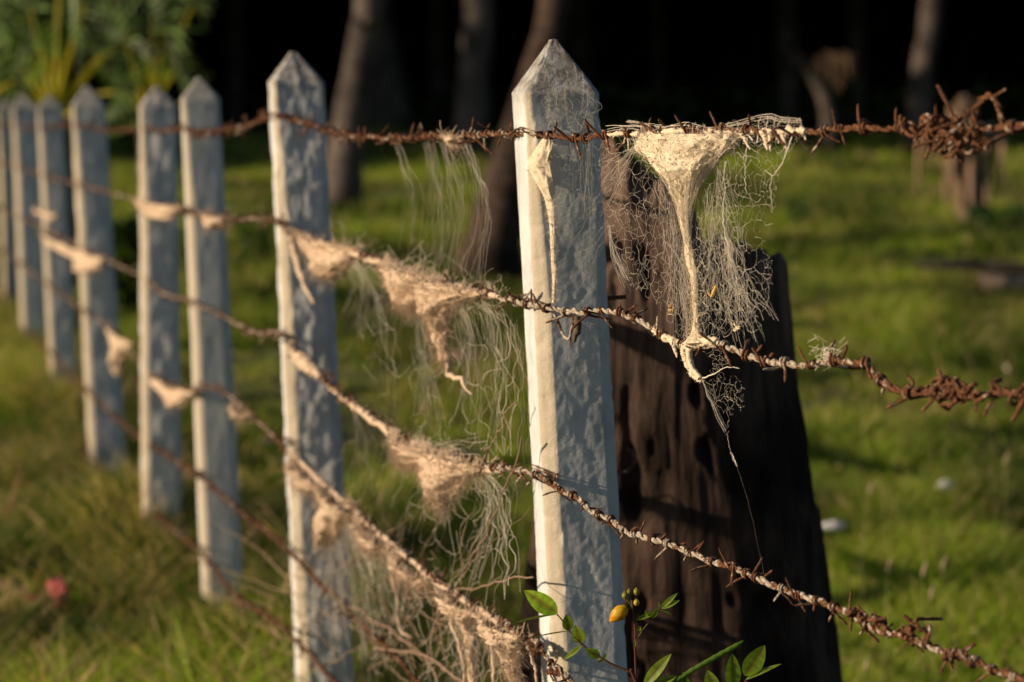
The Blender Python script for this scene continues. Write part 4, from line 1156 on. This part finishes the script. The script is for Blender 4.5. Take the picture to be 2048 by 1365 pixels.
LV = [  # base, tip, width, face, colour gain, fold
 ((1115, 1227), (1049, 1183), 0.028, (-0.4, -1, 0.3), 2.0, .12), ((1114, 1229), (1027, 1241), 0.006, (0.0, -0.35, 1), 0.45, .3),
 ((1138, 1262), (1133, 1230), 0.0165, (0.1, -1, 0.1), 1.0, .1), ((1137, 1263), (1066, 1271), 0.004, (0, -0.3, 1), 0.5, .3),
 ((1162, 1288), (1150, 1252), 0.020, (-0.2, -1, 0.1), 0.9, .1), ((1163, 1292), (1126, 1320), 0.008, (0.2, -0.6, 0.6), 1.1, .2),
 ((1200, 1316), (1172, 1298), 0.0145, (0.1, -1, 0.2), 1.1, .1), ((1206, 1320), (1213, 1308), 0.005, (0.2, -0.8, 0.2), 1.2, .2), ((1206, 1320), (1195, 1325), 0.005, (0.2, -0.8, 0.2), 1.0, .2),
 ((1306, 1228), (1271, 1240), 0.008, (0, -0.8, 0.8), 0.8, .3), ((1303, 1238), (1316, 1217), 0.0075, (0.3, -1, 0.2), 0.7, .3), ((1298, 1232), (1290, 1222), 0.006, (0.3, -1, 0.4), 0.7, .3),
 ((1322, 1216), (1354, 1187), 0.0075, (0.3, -0.8, 0.6), 0.8, .3), ((1322, 1217), (1358, 1201), 0.0085, (0, -0.9, 0.5), 0.8, .3), ((1318, 1221), (1344, 1229), 0.004, (0, -0.5, 1), 0.7, .3), ((1320, 1216), (1317, 1205), 0.002, (0.5, -1, 0), 0.9, .2),
 ((1277, 1262), (1280, 1254), 0.007, (0, -1, 0.2), 0.9, .3), ((1268, 1298), (1271, 1280), 0.003, (0, -1, 0.2), 0.9, .3),
 ((1288, 1372), (1340, 1308), 0.017, (-0.4, -1, 0.4), 0.8, .3), ((1310, 1372), (1352, 1352), 0.014, (0, -1, 0.8), 0.8, .3),
 ((1466, 1378), (1466, 1309), 0.0235, (0.2, -1, 0.0), 1.0, .12), ((1489, 1352), (1530, 1293), 0.028, (0.1, -1, 0.1), 1.0, .12), ((1491, 1360), (1560, 1325), 0.009, (0.1, -0.5, 0.9), 0.8, .3),
 ((1430, 1385), (1415, 1342), 0.021, (-0.2, -1, 0.2), 0.8, .2), ((1375, 1375), (1364, 1346), 0.012, (0, -1, 0.2), 0.6, .2), ((1400, 1380), (1352, 1365), 0.012, (0, -1, 0.4), 0.6, .2)]
for a, b_, wd, fc, gn, fo in LV:
    mb = MB(); leaf(mb, q(*a), q(*b_, d=0.004), wd, fc, fo, 0.08, np.array((0.27, 0.42, 0.03)) * gn)
    mb.build('leaf', M_leafnear, parent=prt)
mb = MB()
pts = spline([q(1338, 1372), q(1380, 1344), q(1430, 1315), q(1470, 1293), q(1487, 1282)], n=50)
mb.tube(pts, 0.0036 * np.minimum(1, np.linspace(6, 0.0, 50) ** 0.6 + 0.2) * (1 + 0.08 * np.sin(np.arange(50) * 1.3)), 10, (0.10, 0.19, 0.02), rough=0.04)
mb.build('seed_pod', M_leaf, parent=prt)
def petal(mb, c, axis, L, wd, th, twist, col, tipcol):
    axis = np.array(axis) / np.linalg.norm(axis); u = np.cross(axis, [0, 1, 0]); u /= np.linalg.norm(u); v = np.cross(axis, u)
    G = []; cs = []
    for i in range(14):
        t = i / 13; r = wd * math.sin(math.pi * (0.04 + 0.93 * t) ** 0.8) ** 0.8
        row = []
        for j in range(9):
            a = th + (j / 8 - 0.5) * 2.4 + twist * t
            rr = r * (1.0 + 0.07 * (j / 8)) * (1 + 0.03 * math.sin(j * 5 + t * 9))
            row.append(c + axis * (t * L) + rr * (math.cos(a) * u + math.sin(a) * v))
        G.append(row); k = t ** 2; cs.append([np.array(col) * (1 - k) + np.array(tipcol) * k] * 9)
    mb.grid(np.array(G), np.array(cs))
M_petal = tint_mat('yellow_petal', 0.3, 0.4, nsc=160, namp=0.35, tcol=(1.1, 1.0, 0.6))
mb = MB()
c = q(1253, 1214); ax = q(1224, 1240) - c
for i in range(5): petal(mb, c, ax, 0.030, 0.0092, i * 1.2566, 1.2, (0.80, 0.52, 0.02), (0.85, 0.36, 0.015))
mb.build('flower', M_petal, parent=prt)
for bx, by, s_, col in ((1250, 1190, 0.0052, (0.34, 0.34, 0.05)), (1259, 1182, 0.0045, (0.24, 0.20, 0.05)), (1273, 1183, 0.0052, (0.36, 0.30, 0.05)), (1273, 1204, 0.0048, (0.62, 0.52, 0.05))):
    mb = MB(); c = q(bx, by + 8); ax = q(bx, by - 6) - c
    for i in range(4): petal(mb, c, ax, s_ * 2.1, s_ * 0.85, i * 1.57, 0.8, np.array(col), np.array(col) * 0.8)
    mb.build('flower_bud', M_petal, parent=prt)

# ------------------------------------------------------------ dry stems tangled at the foot of the fence
mb = MB()
r2 = np.random.default_rng(77)
for i in range(44):
    x = r2.uniform(540, 930); y = r2.uniform(1150, 1400); d = r2.uniform(-0.12, 0.05)
    a = r2.uniform(-1.2, 1.2) ; l = r2.uniform(80, 260)
    pts = [(x, y, d), (x + l * .5 * math.sin(a) + r2.normal(0, 18), y - l * .5 * abs(math.cos(a)) * .8, d + r2.normal(0, .03)), (x + l * math.sin(a), y - l * abs(math.cos(a)) * .7 + r2.normal(0, 14), d + r2.normal(0, .05))]
    strand2(mb, pts, [0.0014, 0.001, 0.0005], n=14, wob=0.003, sides=5, col=np.array((0.34, 0.24, 0.15)) * r2.uniform(0.5, 1.1))
for pts, rr in (([(1060, 1150, .03), (1000, 1165, .02), (930, 1180, 0), (830, 1190, 0)], 0.0022), ([(1030, 800, .03), (1000, 860, .02), (975, 905, .0)], 0.0018), ([(1050, 880, .03), (1010, 990, .02), (960, 1090, .0), (925, 1150, 0)], 0.0022),
                ([(750, 1295, 0), (860, 1320, 0), (960, 1400, 0)], 0.004), ([(700, 1210, 0), (830, 1300, 0), (900, 1420, 0)], 0.003)):
    strand2(mb, pts, rr * 0.7, n=30, wob=0.004, sides=7, col=(0.24, 0.16, 0.11))
props(mb.build('dry_stems', M_dry), 'tangle of dry brown stems at the foot of the fence beside the web curtain', 'dry stems', kind='stuff')

# ------------------------------------------------------------ litter, sticks, logs
def gp(px, py, lift=0.0):
    r = ray(px, py); t = 3.0
    for _ in range(4000):
        p = CAM + r * t
        if p[2] <= H(p[0], p[1]) + lift: break
        t += 0.01
    return p
def stick(name, pts, rad, col, label, cat, lift=0.01, wob=0.01):
    P = np.array([gp(*p, 0.03) for p in pts]); P[:, 2] += lift
    P = spline(P, n=40); L = np.linspace(0, 1, 40)
    for k in range(3): P[:, k] += wob * vn(L * 7, L * 0, hash(name) % 50 + k) 
    mb = MB(); mb.tube(P, rad * (1.1 - 0.5 * L), 9, col, rough=0.18)
    props(mb.build(name, M_dry, origin=P[0]), label, cat)
def vgpt(px, py, pyb): 
    b0 = gp(px, pyb); return at(px, py, b0[1])
stick('fallen_branch', [(-60, 1170), (40, 1215), (110, 1235), (200, 1250)], 0.026, (0.15, 0.10, 0.07), 'thick fallen branch lying in the grass beside the red wrapper', 'branch', 0.04)
stick('stick', [(120, 1135), (145, 1150), (172, 1168)], 0.008, (0.42, 0.30, 0.17), 'short pale stick lying above the red wrapper', 'stick')
stick('stick', [(235, 1345), (290, 1325), (340, 1330), (395, 1338)], 0.008, (0.40, 0.27, 0.16), 'pale curved stick lying near the bottom edge of the photo', 'stick')
stick('stick', [(418, 1232), (432, 1250), (445, 1262)], 0.007, (0.45, 0.36, 0.22), 'short pale stick at the foot of the smooth third post', 'stick')
stick('fallen_log', [(1960, 578), (2010, 580), (2070, 574), (2140, 570)], 0.065, (0.30, 0.21, 0.16), 'pale fallen log in the meadow at the right edge', 'log', 0.03)
# bare twig standing on the left
mb = MB(); b0 = gp(12, 1120); f = lambda x, y: at(x, y, b0[1])
mb.tube(spline([b0, f(14, 1060), f(28, 990), f(44, 940), f(30, 925)], n=30), np.linspace(0.006, 0.0025, 30), 6, (0.36, 0.18, 0.09))
mb.tube(spline([f(28, 990), f(5, 1030), f(-20, 1060)], n=14), 0.003, 6, (0.36, 0.18, 0.09))
props(mb.build('bare_twig', M_dry, origin=b0), 'bare brown twig standing in the grass at the left edge', 'twig')

def litter(name, px, py, w_, h_, d_, col, label, cat, crumple=0.35, seed=0, lift=0.045):
    c = gp(px, py, lift); r_ = np.random.default_rng(seed)
    a = np.linspace(0, 2 * math.pi, 20, endpoint=False); rows = []
    for i in range(12):
        t = i / 11; rr = math.sin(math.pi * (0.03 + 0.94 * t))
        k = 1 + crumple * fbm(np.cos(a) * 2 + seed, np.sin(a) * 2 + i * 0.6, seed, 3) * 1.6
        rows.append(np.stack([c[0] + w_ / 2 * rr * np.cos(a) * k, c[1] + d_ / 2 * rr * np.sin(a) * k, np.full(20, c[2] + h_ * t) + 0.25 * h_ * (k - 1)], 1))
    mb = MB(); mb.grid(np.array(rows), col, closed=True)
    props(mb.build(name, M_dry, origin=c, smooth=False), label, cat)
litter('red_wrapper', 117, 1213, 0.055, 0.085, 0.02, (0.78, 0.20, 0.20), 'bright red crumpled wrapper standing up in the grass', 'wrapper', 0.7, 3, lift=0.09)
litter('wrapper_scrap', 70, 1202, 0.06, 0.018, 0.03, (0.5, 0.04, 0.07), 'flat dark red scrap beside the bright red wrapper', 'wrapper', 0.5, 4, lift=0.10)
litter('plastic_scrap', 230, 1268, 0.035, 0.018, 0.02, (0.35, 0.60, 0.60), 'pale turquoise plastic scrap in the grass below the fallen branch', 'plastic scrap', 0.4, 5)
litter('white_stone', 1892, 985, 0.075, 0.05, 0.06, (0.55, 0.55, 0.56), 'roundish white stone in the meadow at the right', 'stone', 0.3, 6, lift=0.09)
litter('paper_scrap', 1668, 1062, 0.095, 0.035, 0.06, (0.60, 0.62, 0.62), 'long white paper scrap in the grass right of the stump', 'paper', 0.5, 7, lift=0.09)
litter('white_pebble', 100, 985, 0.035, 0.025, 0.03, (0.5, 0.48, 0.42), 'small white pebble in the shaded grass on the left', 'stone', 0.3, 8)
litter('white_pebble', 537, 886, 0.035, 0.022, 0.03, (0.55, 0.58, 0.62), 'small bluish white pebble left of the lumpy second post', 'stone', 0.3, 9)
litter('clay_lump', 72, 932, 0.03, 0.02, 0.03, (0.35, 0.20, 0.15), 'small reddish clay lump in the shaded grass on the left', 'stone', 0.3, 10)
litter('dark_mound', 1970, 556, 1.1, 0.13, 0.5, (0.035, 0.028, 0.02), 'low dark mound behind the pale log at the right', 'soil mound', 0.6, 11, lift=0.0)  # low, almost black mound shape resting on the meadow
litter('dung_lump', 930, 722, 0.42, 0.05, 0.3, (0.24, 0.15, 0.11), 'flat brown patch of dried bark behind the largest blurred web', 'bark', 0.5, 12)

# ------------------------------------------------------------ trees
def frond(mb, base, dirv, L, col, droop=0.9, n=16, lw=0.03, ll=0.45):
    d = np.array(dirv, float); d /= np.linalg.norm(d)
    t = np.linspace(0, 1, n)[:, None]
    P = base + d * L * t + np.array([0, 0, -1.0]) * droop * L * 0.5 * t ** 2
    mb.tube(P, np.linspace(0.02, 0.005, n), 4, np.array(col) * 0.8)
    tg = np.gradient(P, axis=0); tg /= np.linalg.norm(tg, axis=1, keepdims=True)
    sd = np.cross(tg, [0, 0, 1.0]); sd /= (np.linalg.norm(sd, axis=1, keepdims=True) + 1e-9)
    m_ = n * 4
    for s_ in (1, -1):
        k = np.linspace(1, n - 1.01, m_); i = k.astype(int); f = (k - i)[:, None]
        p = P[i] * (1 - f) + P[np.minimum(i + 1, n - 1)] * f
        l = ll * np.sin(np.pi * (0.12 + 0.86 * k / n))[:, None] * (0.8 + 0.4 * rng.random((m_, 1)))
        e = p + (sd[i] * s_ * 0.75 + tg[i] * 0.5 + np.array([0, 0, -0.55])) * l
        mid = (p + e) / 2 + np.array([0, 0, 0.08]) * l
        wv = tg[i] * lw
        V = np.stack([p, mid - wv / 2, e, mid + wv / 2], 1).reshape(-1, 3)
        mb.add(V, np.arange(m_ * 4).reshape(-1, 4), np.repeat(np.array(col) * (0.7 + 0.6 * rng.random((m_, 1))), 4, 0))

def palm(path, w0, w1, Y, hgt, label, group=None, crown=True, swell=1.0, nm='palm_tree', mt=None):
    """path: photo places from the base up; trunk continues above the picture to the crown"""
    pb = path[0]; P = [at(px, py, Y) for px, py in path]
    z0 = float(H(P[0][0], Y)); P[0][2] = z0 - 0.15
    top = P[-1]; prev = P[-2]; d = (top - prev) / np.linalg.norm(top - prev)
    d = d * 0.5 + np.array([0, 0, 0.5])
    need = (hgt + z0 - top[2])
    P += [top + d / d[2] * need * 0.5, top + d / d[2] * need]
    rt_ = root(nm, (P[0][0], Y, z0), label, 'tree', group)
    C = spline(P, n=70); L = np.linspace(0, 1, 70)
    hz = C[:, 2] - z0
    rad = np.interp(hz, [0, 0.25, 1.5, hgt], [w0 / 2 * swell, w0 / 2 * (1 + (swell - 1) * 0.4), (w0 * 0.6 + w1 * 0.4) / 2, w1 / 2 * 0.8])
    rad = rad * (1 + 0.03 * np.sin(hz * 40) + 0.06 * vn(hz * 3, hz * 0, int(Y * 10)))
    mb = MB(); mb.tube(C, rad, 18, rough=0.035); mb.build('trunk', mt or M_palm, parent=rt_)
    if crown:
        mb = MB()
        for i in range(16):
            a = i * 2.4 + rng.random() * 0.4; el = 0.9 - 1.3 * (i / 16)
            frond(mb, C[-1], (math.cos(a), math.sin(a), el), 2.3 + rng.random() * 0.5, (0.06, 0.10, 0.025), 0.9, 12, 0.05, 0.5)
        mb.build('crown', M_leaf, parent=rt_)
palm([(682, 440), (688, 340), (700, 250), (716, 150), (732, 50), (738, 0)], 0.36, 0.22, 20, 8.5, 'leaning grey palm trunk just right of the lumpy second post', 'palm trunks at the edge of the wood', swell=1.25)
palm([(940, 330), (944, 220), (950, 120), (956, 0)], 0.54, 0.37, 30, 10, 'upright pale palm trunk between the second and the nearest post', 'palm trunks at the edge of the wood', swell=1.1)
palm([(972, 560), (996, 440), (1028, 320), (1060, 200), (1088, 100), (1110, 0)], 0.32, 0.16, 15, 7.0, 'dark palm trunk leaning right behind the nearest post, with a swollen dark foot', 'palm trunks at the edge of the wood', swell=1.75, mt=M_char)
palm([(1838, 300), (1840, 200), (1850, 110), (1864, 0)], 0.42, 0.28, 34, 11, 'slender palm trunk on the right behind the knotted top wire', 'palm trunks at the edge of the wood', swell=1.2)
palm([(785, 330), (780, 250), (770, 170), (750, 60), (745, 0)], 0.85, 0.5, 36, 11, 'broad dim trunk in the shade right of the leaning palm', 'dim trunks inside the dark wood', mt=M_bark, nm='shaded_tree')
for px, Y, w_, lb in ((873, 41, 0.42, 'dim thin trunk in the dark wood left of the upright pale palm'), (1315, 43, 0.35, 'dim thin trunk in the dark wood above the funnel web'), (1574, 38, 0.42, 'dim trunk in the dark wood left of the hanging dead frond'), (1712, 39, 0.36, 'dim trunk in the dark wood right of the hanging dead frond'),
                      (470, 40, 0.4, 'dim trunk in the dark wood above the gap left of the second post'), (1160, 42, 0.5, 'dim trunk in the dark wood behind the tip of the nearest post')):
    palm([(px, 300), (px + 3, 200), (px + 1, 100), (px, 0)], w_, w_ * 0.8, Y, 10, lb, 'dim trunks inside the dark wood', crown=False, mt=M_bark, nm='shaded_tree')

# dead frond hanging in a forked stump between two dim trunks
rt_ = root('dead_palm', (at(1655, 300, 31)[0], 31, float(H(at(1655, 300, 31)[0], 31))), 'withered forked palm with a drooping dead frond between two dim trunks', 'dead palm')
g_ = lambda x, y, d=0: at(x, y, 31 - d)
mb = MB(); b0 = g_(1660, 320); b0[2] = rt_.location.z - 0.1
mb.tube(spline([b0, g_(1658, 250), g_(1650, 200), g_(1620, 150), g_(1580, 110)], n=24), np.linspace(0.17, 0.05, 24), 9, rough=0.1)
mb.build('trunk', M_bark, parent=rt_)
mb = MB()
for i in range(30):
    a = rng.random(); s0 = g_(1590 + 100 * a, 108 + rng.normal(0, 6)); e0 = g_(1615 + 60 * a + rng.normal(0, 10), 150 + 50 * rng.random())
    if i % 3 == 0: e0 = g_(1700 + rng.normal(0, 6), 120 + 80 * rng.random()); s0 = g_(1640 + 70 * a, 105)
    mb.tube(spline([s0, (s0 + e0) / 2 + rng.normal(0, 0.04, 3), e0], n=6), [0.006, 0.012, 0.014, 0.014, 0.012, 0.005], 4, np.array((0.20, 0.13, 0.075)) * rng.uniform(0.6, 1.1))
mb.build('dead_frond', M_dry, parent=rt_)

# withered young palm on the right
rt_ = root('withered_palm', (at(1948, 430, 19)[0], 19, float(H(at(1948, 430, 19)[0], 19))), 'withered young palm with brown drooping fronds in the meadow on the right', 'young palm')
g_ = lambda x, y, d=0: at(x, y, 19 - d)
mb = MB(); b0 = g_(1950, 440); b0[2] = rt_.location.z - 0.05
mb.tube(spline([b0, g_(1948, 380), g_(1940, 320), g_(1935, 250), g_(1932, 190)], n=24), np.concatenate([np.linspace(0.13, 0.09, 12), np.linspace(0.09, 0.03, 12)]), 9, rough=0.12)
mb.build('trunk', M_palm, parent=rt_)
mb = MB()
for i in range(70):
    sx = 1938 + rng.normal(0, 8); ex = 1938 + rng.normal(-22, 42); ey = 300 + 150 * rng.random() ** 0.8 - abs(ex - 1938) * 0.5
    if i < 14: ey = 190 + 50 * rng.random(); ex = 1930 + rng.normal(0, 16)
    mid = ((sx + ex) / 2 + (ex - sx) * 0.35, min(270, ey) - 12 if i >= 14 else 235)
    mb.tube(spline([g_(sx, 268, rng.normal(0, .1)), g_(mid[0], mid[1], rng.normal(0, .1)), g_(ex, ey, rng.normal(0, .2))], n=8), [0.012, 0.02, 0.028, 0.03, 0.03, 0.025, 0.02, 0.008], 4, np.array((0.30, 0.20, 0.13)) * rng.uniform(0.5, 1.1))
mb.build('dead_frond', M_dry, parent=rt_)

# small plants
def plantlet(px, py, pt, wpx, n, col, label, name='small_plant', cat='plant', lw=0.25, leaves=True):
    b0 = gp(px, py); Y = b0[1]; sc = Y / FP
    h = (py - pt) * sc; w_ = wpx * sc
    mb = MB()
    for i in range(n):
        a = rng.random() * 6.28; r = w_ * 0.5 * rng.random() ** 0.6; hh = h * (0.15 + 0.85 * rng.random())
        p = b0 + np.array([math.cos(a) * r * 0.6, math.sin(a) * r * 0.6, hh * 0.8])
        d = np.array([math.cos(a), math.sin(a), rng.uniform(-0.2, 1.0)]); d /= np.linalg.norm(d)
        leaf(mb, p, p + d * h * lw * rng.uniform(0.6, 1.2), h * lw * 0.45, (rng.normal(), -1, rng.normal() + 1), 0.2, 0.2, np.array(col) * rng.uniform(0.6, 1.3), n=5)
    rt_ = root(name, b0, label, cat)
    mb.build('foliage', M_leaf, parent=rt_)
    mb = MB()
    for i in range(5):
        a = rng.random() * 6.28; e = b0 + np.array([math.cos(a) * w_ * 0.25, math.sin(a) * w_ * 0.25, h * 0.8])
        mb.tube(spline([b0 - [0, 0, .02], (b0 + e) / 2, e], n=6), h * 0.012, 5, (0.10, 0.09, 0.04))
    mb.build('stem', M_dry, parent=rt_)
plantlet(1597, 465, 395, 34, 60, (0.03, 0.11, 0.03), 'small dark green upright plant in the meadow right of the funnel web')
plantlet(2000, 470, 400, 190, 260, (0.035, 0.11, 0.02), 'low dark green tuft in the meadow at the foot of the withered palm', 'grass_tuft', 'tuft')
plantlet(250, 640, 400, 90, 420, (0.07, 0.14, 0.015), 'sunlit leafy shrub seen between the upright lumpy post and its left neighbour', 'leafy_shrub', 'shrub', 0.14)
plantlet(510, 540, 430, 90, 160, (0.05, 0.10, 0.015), 'low shrub in the meadow left of the lumpy second post', 'leafy_shrub', 'shrub', 0.18)

# ------------------------------------------------------------ fan palms on the left
def fanleaf(mb, hub, dirv, face, Rr, col, n=17):
    d = np.array(dirv, float); d /= np.linalg.norm(d)
    face = np.array(face, float); s_ = np.cross(d, face); s_ /= np.linalg.norm(s_); nrm = np.cross(s_, d)
    for k in range(n):
        a = (k / (n - 1) - 0.5) * 4.0
        dv = math.cos(a) * d + math.sin(a) * s_; dv = dv + nrm * 0.15 * math.cos(a)
        L = Rr * (0.75 + 0.25 * math.cos(a)) * rng.uniform(0.85, 1.1)
        sd = np.cross(dv, nrm); sd /= np.linalg.norm(sd)
        w_ = Rr * 0.06
        p0 = hub; p1 = hub + dv * L * 0.55; p2 = hub + dv * L + np.array([0, 0, -0.22]) * L * rng.uniform(0.2, 1)
        cc = np.array(col) * rng.choice([0.35, 0.6, 1.0, 1.9])
        mb.add([p0, p1 - sd * w_ / 2, p2, p1 + nrm * w_ * 0.3], [[0, 1, 2, 3]], cc)
        mb.add([p0, p1 + nrm * w_ * 0.3, p2, p1 + sd * w_ / 2], [[0, 1, 2, 3]], cc)
def fanpalm(heart, Y, fans, label, base_px):
    hp = at(*heart, Y); z0 = float(H(hp[0], Y))
    rt_ = root('fan_palm', (hp[0], Y, z0), label, 'palm', 'fan palms behind the far posts')
    mb = MB(); mb.tube(spline([[hp[0], Y, z0 - 0.1], [hp[0] + 0.03, Y, (z0 + hp[2]) / 2], hp], n=14), np.linspace(0.12, 0.1, 14), 10, rough=0.15); mb.build('trunk', M_palm, parent=rt_)
    for (fx, fy, dd, Rr) in fans:
        h_ = at(fx, fy, Y - dd)
        mb = MB(); P = spline([hp, (hp + h_) / 2 + np.array([0, 0, 0.05]), h_], n=10)
        mb.tube(P, np.linspace(0.022, 0.011, 10), 5, (0.48, 0.42, 0.03))
        fanleaf(mb, h_, (h_ - hp) + np.array([0, 0, 0.02]), (rng.normal() * 0.6 - 0.5, -1, 0.3 + rng.random()), Rr * 1.3, (0.11, 0.17, 0.055))
        mb.build('fan_leaf', M_leaf, parent=rt_)
fanpalm((112, 235), 13.5, [(40, 95, .3, .38), (150, 75, .2, .42), (95, 120, .5, .3), (205, 110, .1, .38), (-10, 170, .2, .35), (230, 185, .3, .32), (60, 20, -.3, .4), (170, 10, -.2, .4), (-30, 60, 0, .4), (10, 230, .4, .3), (270, 60, -.4, .42), (120, -60, -.1, .4), (190, 250, .5, .28)],
        'grey green fan palm with yellow leaf stalks behind the farthest posts', (112, 600))
fanpalm((300, 255), 15.5, [(250, 80, .2, .45), (330, 60, .3, .5), (300, 150, .4, .34), (352, 140, .3, .34), (375, 205, .2, .28), (385, 10, -.2, .36), (250, 190, .3, .36), (310, -30, 0, .5), (220, -20, 0, .45), (260, 260, .5, .35)],
        'grey green fan palm reaching right above the close pair of posts', (300, 560))
fanpalm((-60, 260), 12.0, [(-20, 120, .2, .4), (30, 160, .3, .35), (-10, 40, .2, .42)],
        'grey green fan palm at the left edge, its leaves cut by the frame', (-60, 640))

# ------------------------------------------------------------ the dark wood beyond: one mass of leaves
def leafmass(n, lo, hi, size, col, name, label, keepf=None):
    lo = np.array(lo, float); hi = np.array(hi, float)
    P = lo + rng.random((n, 3)) * (hi - lo)
    if keepf is not None: P = P[keepf(P)]
    n = len(P)
    a = rng.normal(0, 1, (n, 3)); a /= np.linalg.norm(a, axis=1, keepdims=True)
    b_ = np.cross(a, rng.normal(0, 1, (n, 3))); b_ /= np.linalg.norm(b_, axis=1, keepdims=True)
    s_ = size * (0.6 + 0.8 * rng.random((n, 1)))
    V = np.stack([P - a * s_, P - b_ * s_ * 0.35, P + a * s_, P + b_ * s_ * 0.35], 1).reshape(-1, 3)
    mb = MB(); mb.add(V, np.arange(n * 4).reshape(-1, 4), np.repeat(np.array(col) * (0.6 + 0.8 * rng.random((n, 1))), 4, 0))
    return mb
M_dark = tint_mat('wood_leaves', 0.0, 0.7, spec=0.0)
mb = MB()
parts = []
# back wall of the wood; unseen canopy roof and flanks added to shade it
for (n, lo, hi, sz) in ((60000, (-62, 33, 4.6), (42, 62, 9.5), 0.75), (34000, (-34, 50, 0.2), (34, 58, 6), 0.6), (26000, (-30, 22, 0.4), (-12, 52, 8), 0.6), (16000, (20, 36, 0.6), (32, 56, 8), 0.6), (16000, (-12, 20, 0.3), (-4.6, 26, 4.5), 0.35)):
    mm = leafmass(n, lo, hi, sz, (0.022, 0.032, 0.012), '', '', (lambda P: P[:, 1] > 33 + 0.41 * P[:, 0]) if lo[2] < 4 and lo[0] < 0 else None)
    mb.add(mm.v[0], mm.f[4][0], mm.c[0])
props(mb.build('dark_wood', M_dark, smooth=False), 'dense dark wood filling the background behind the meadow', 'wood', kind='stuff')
# sparse shaded undergrowth
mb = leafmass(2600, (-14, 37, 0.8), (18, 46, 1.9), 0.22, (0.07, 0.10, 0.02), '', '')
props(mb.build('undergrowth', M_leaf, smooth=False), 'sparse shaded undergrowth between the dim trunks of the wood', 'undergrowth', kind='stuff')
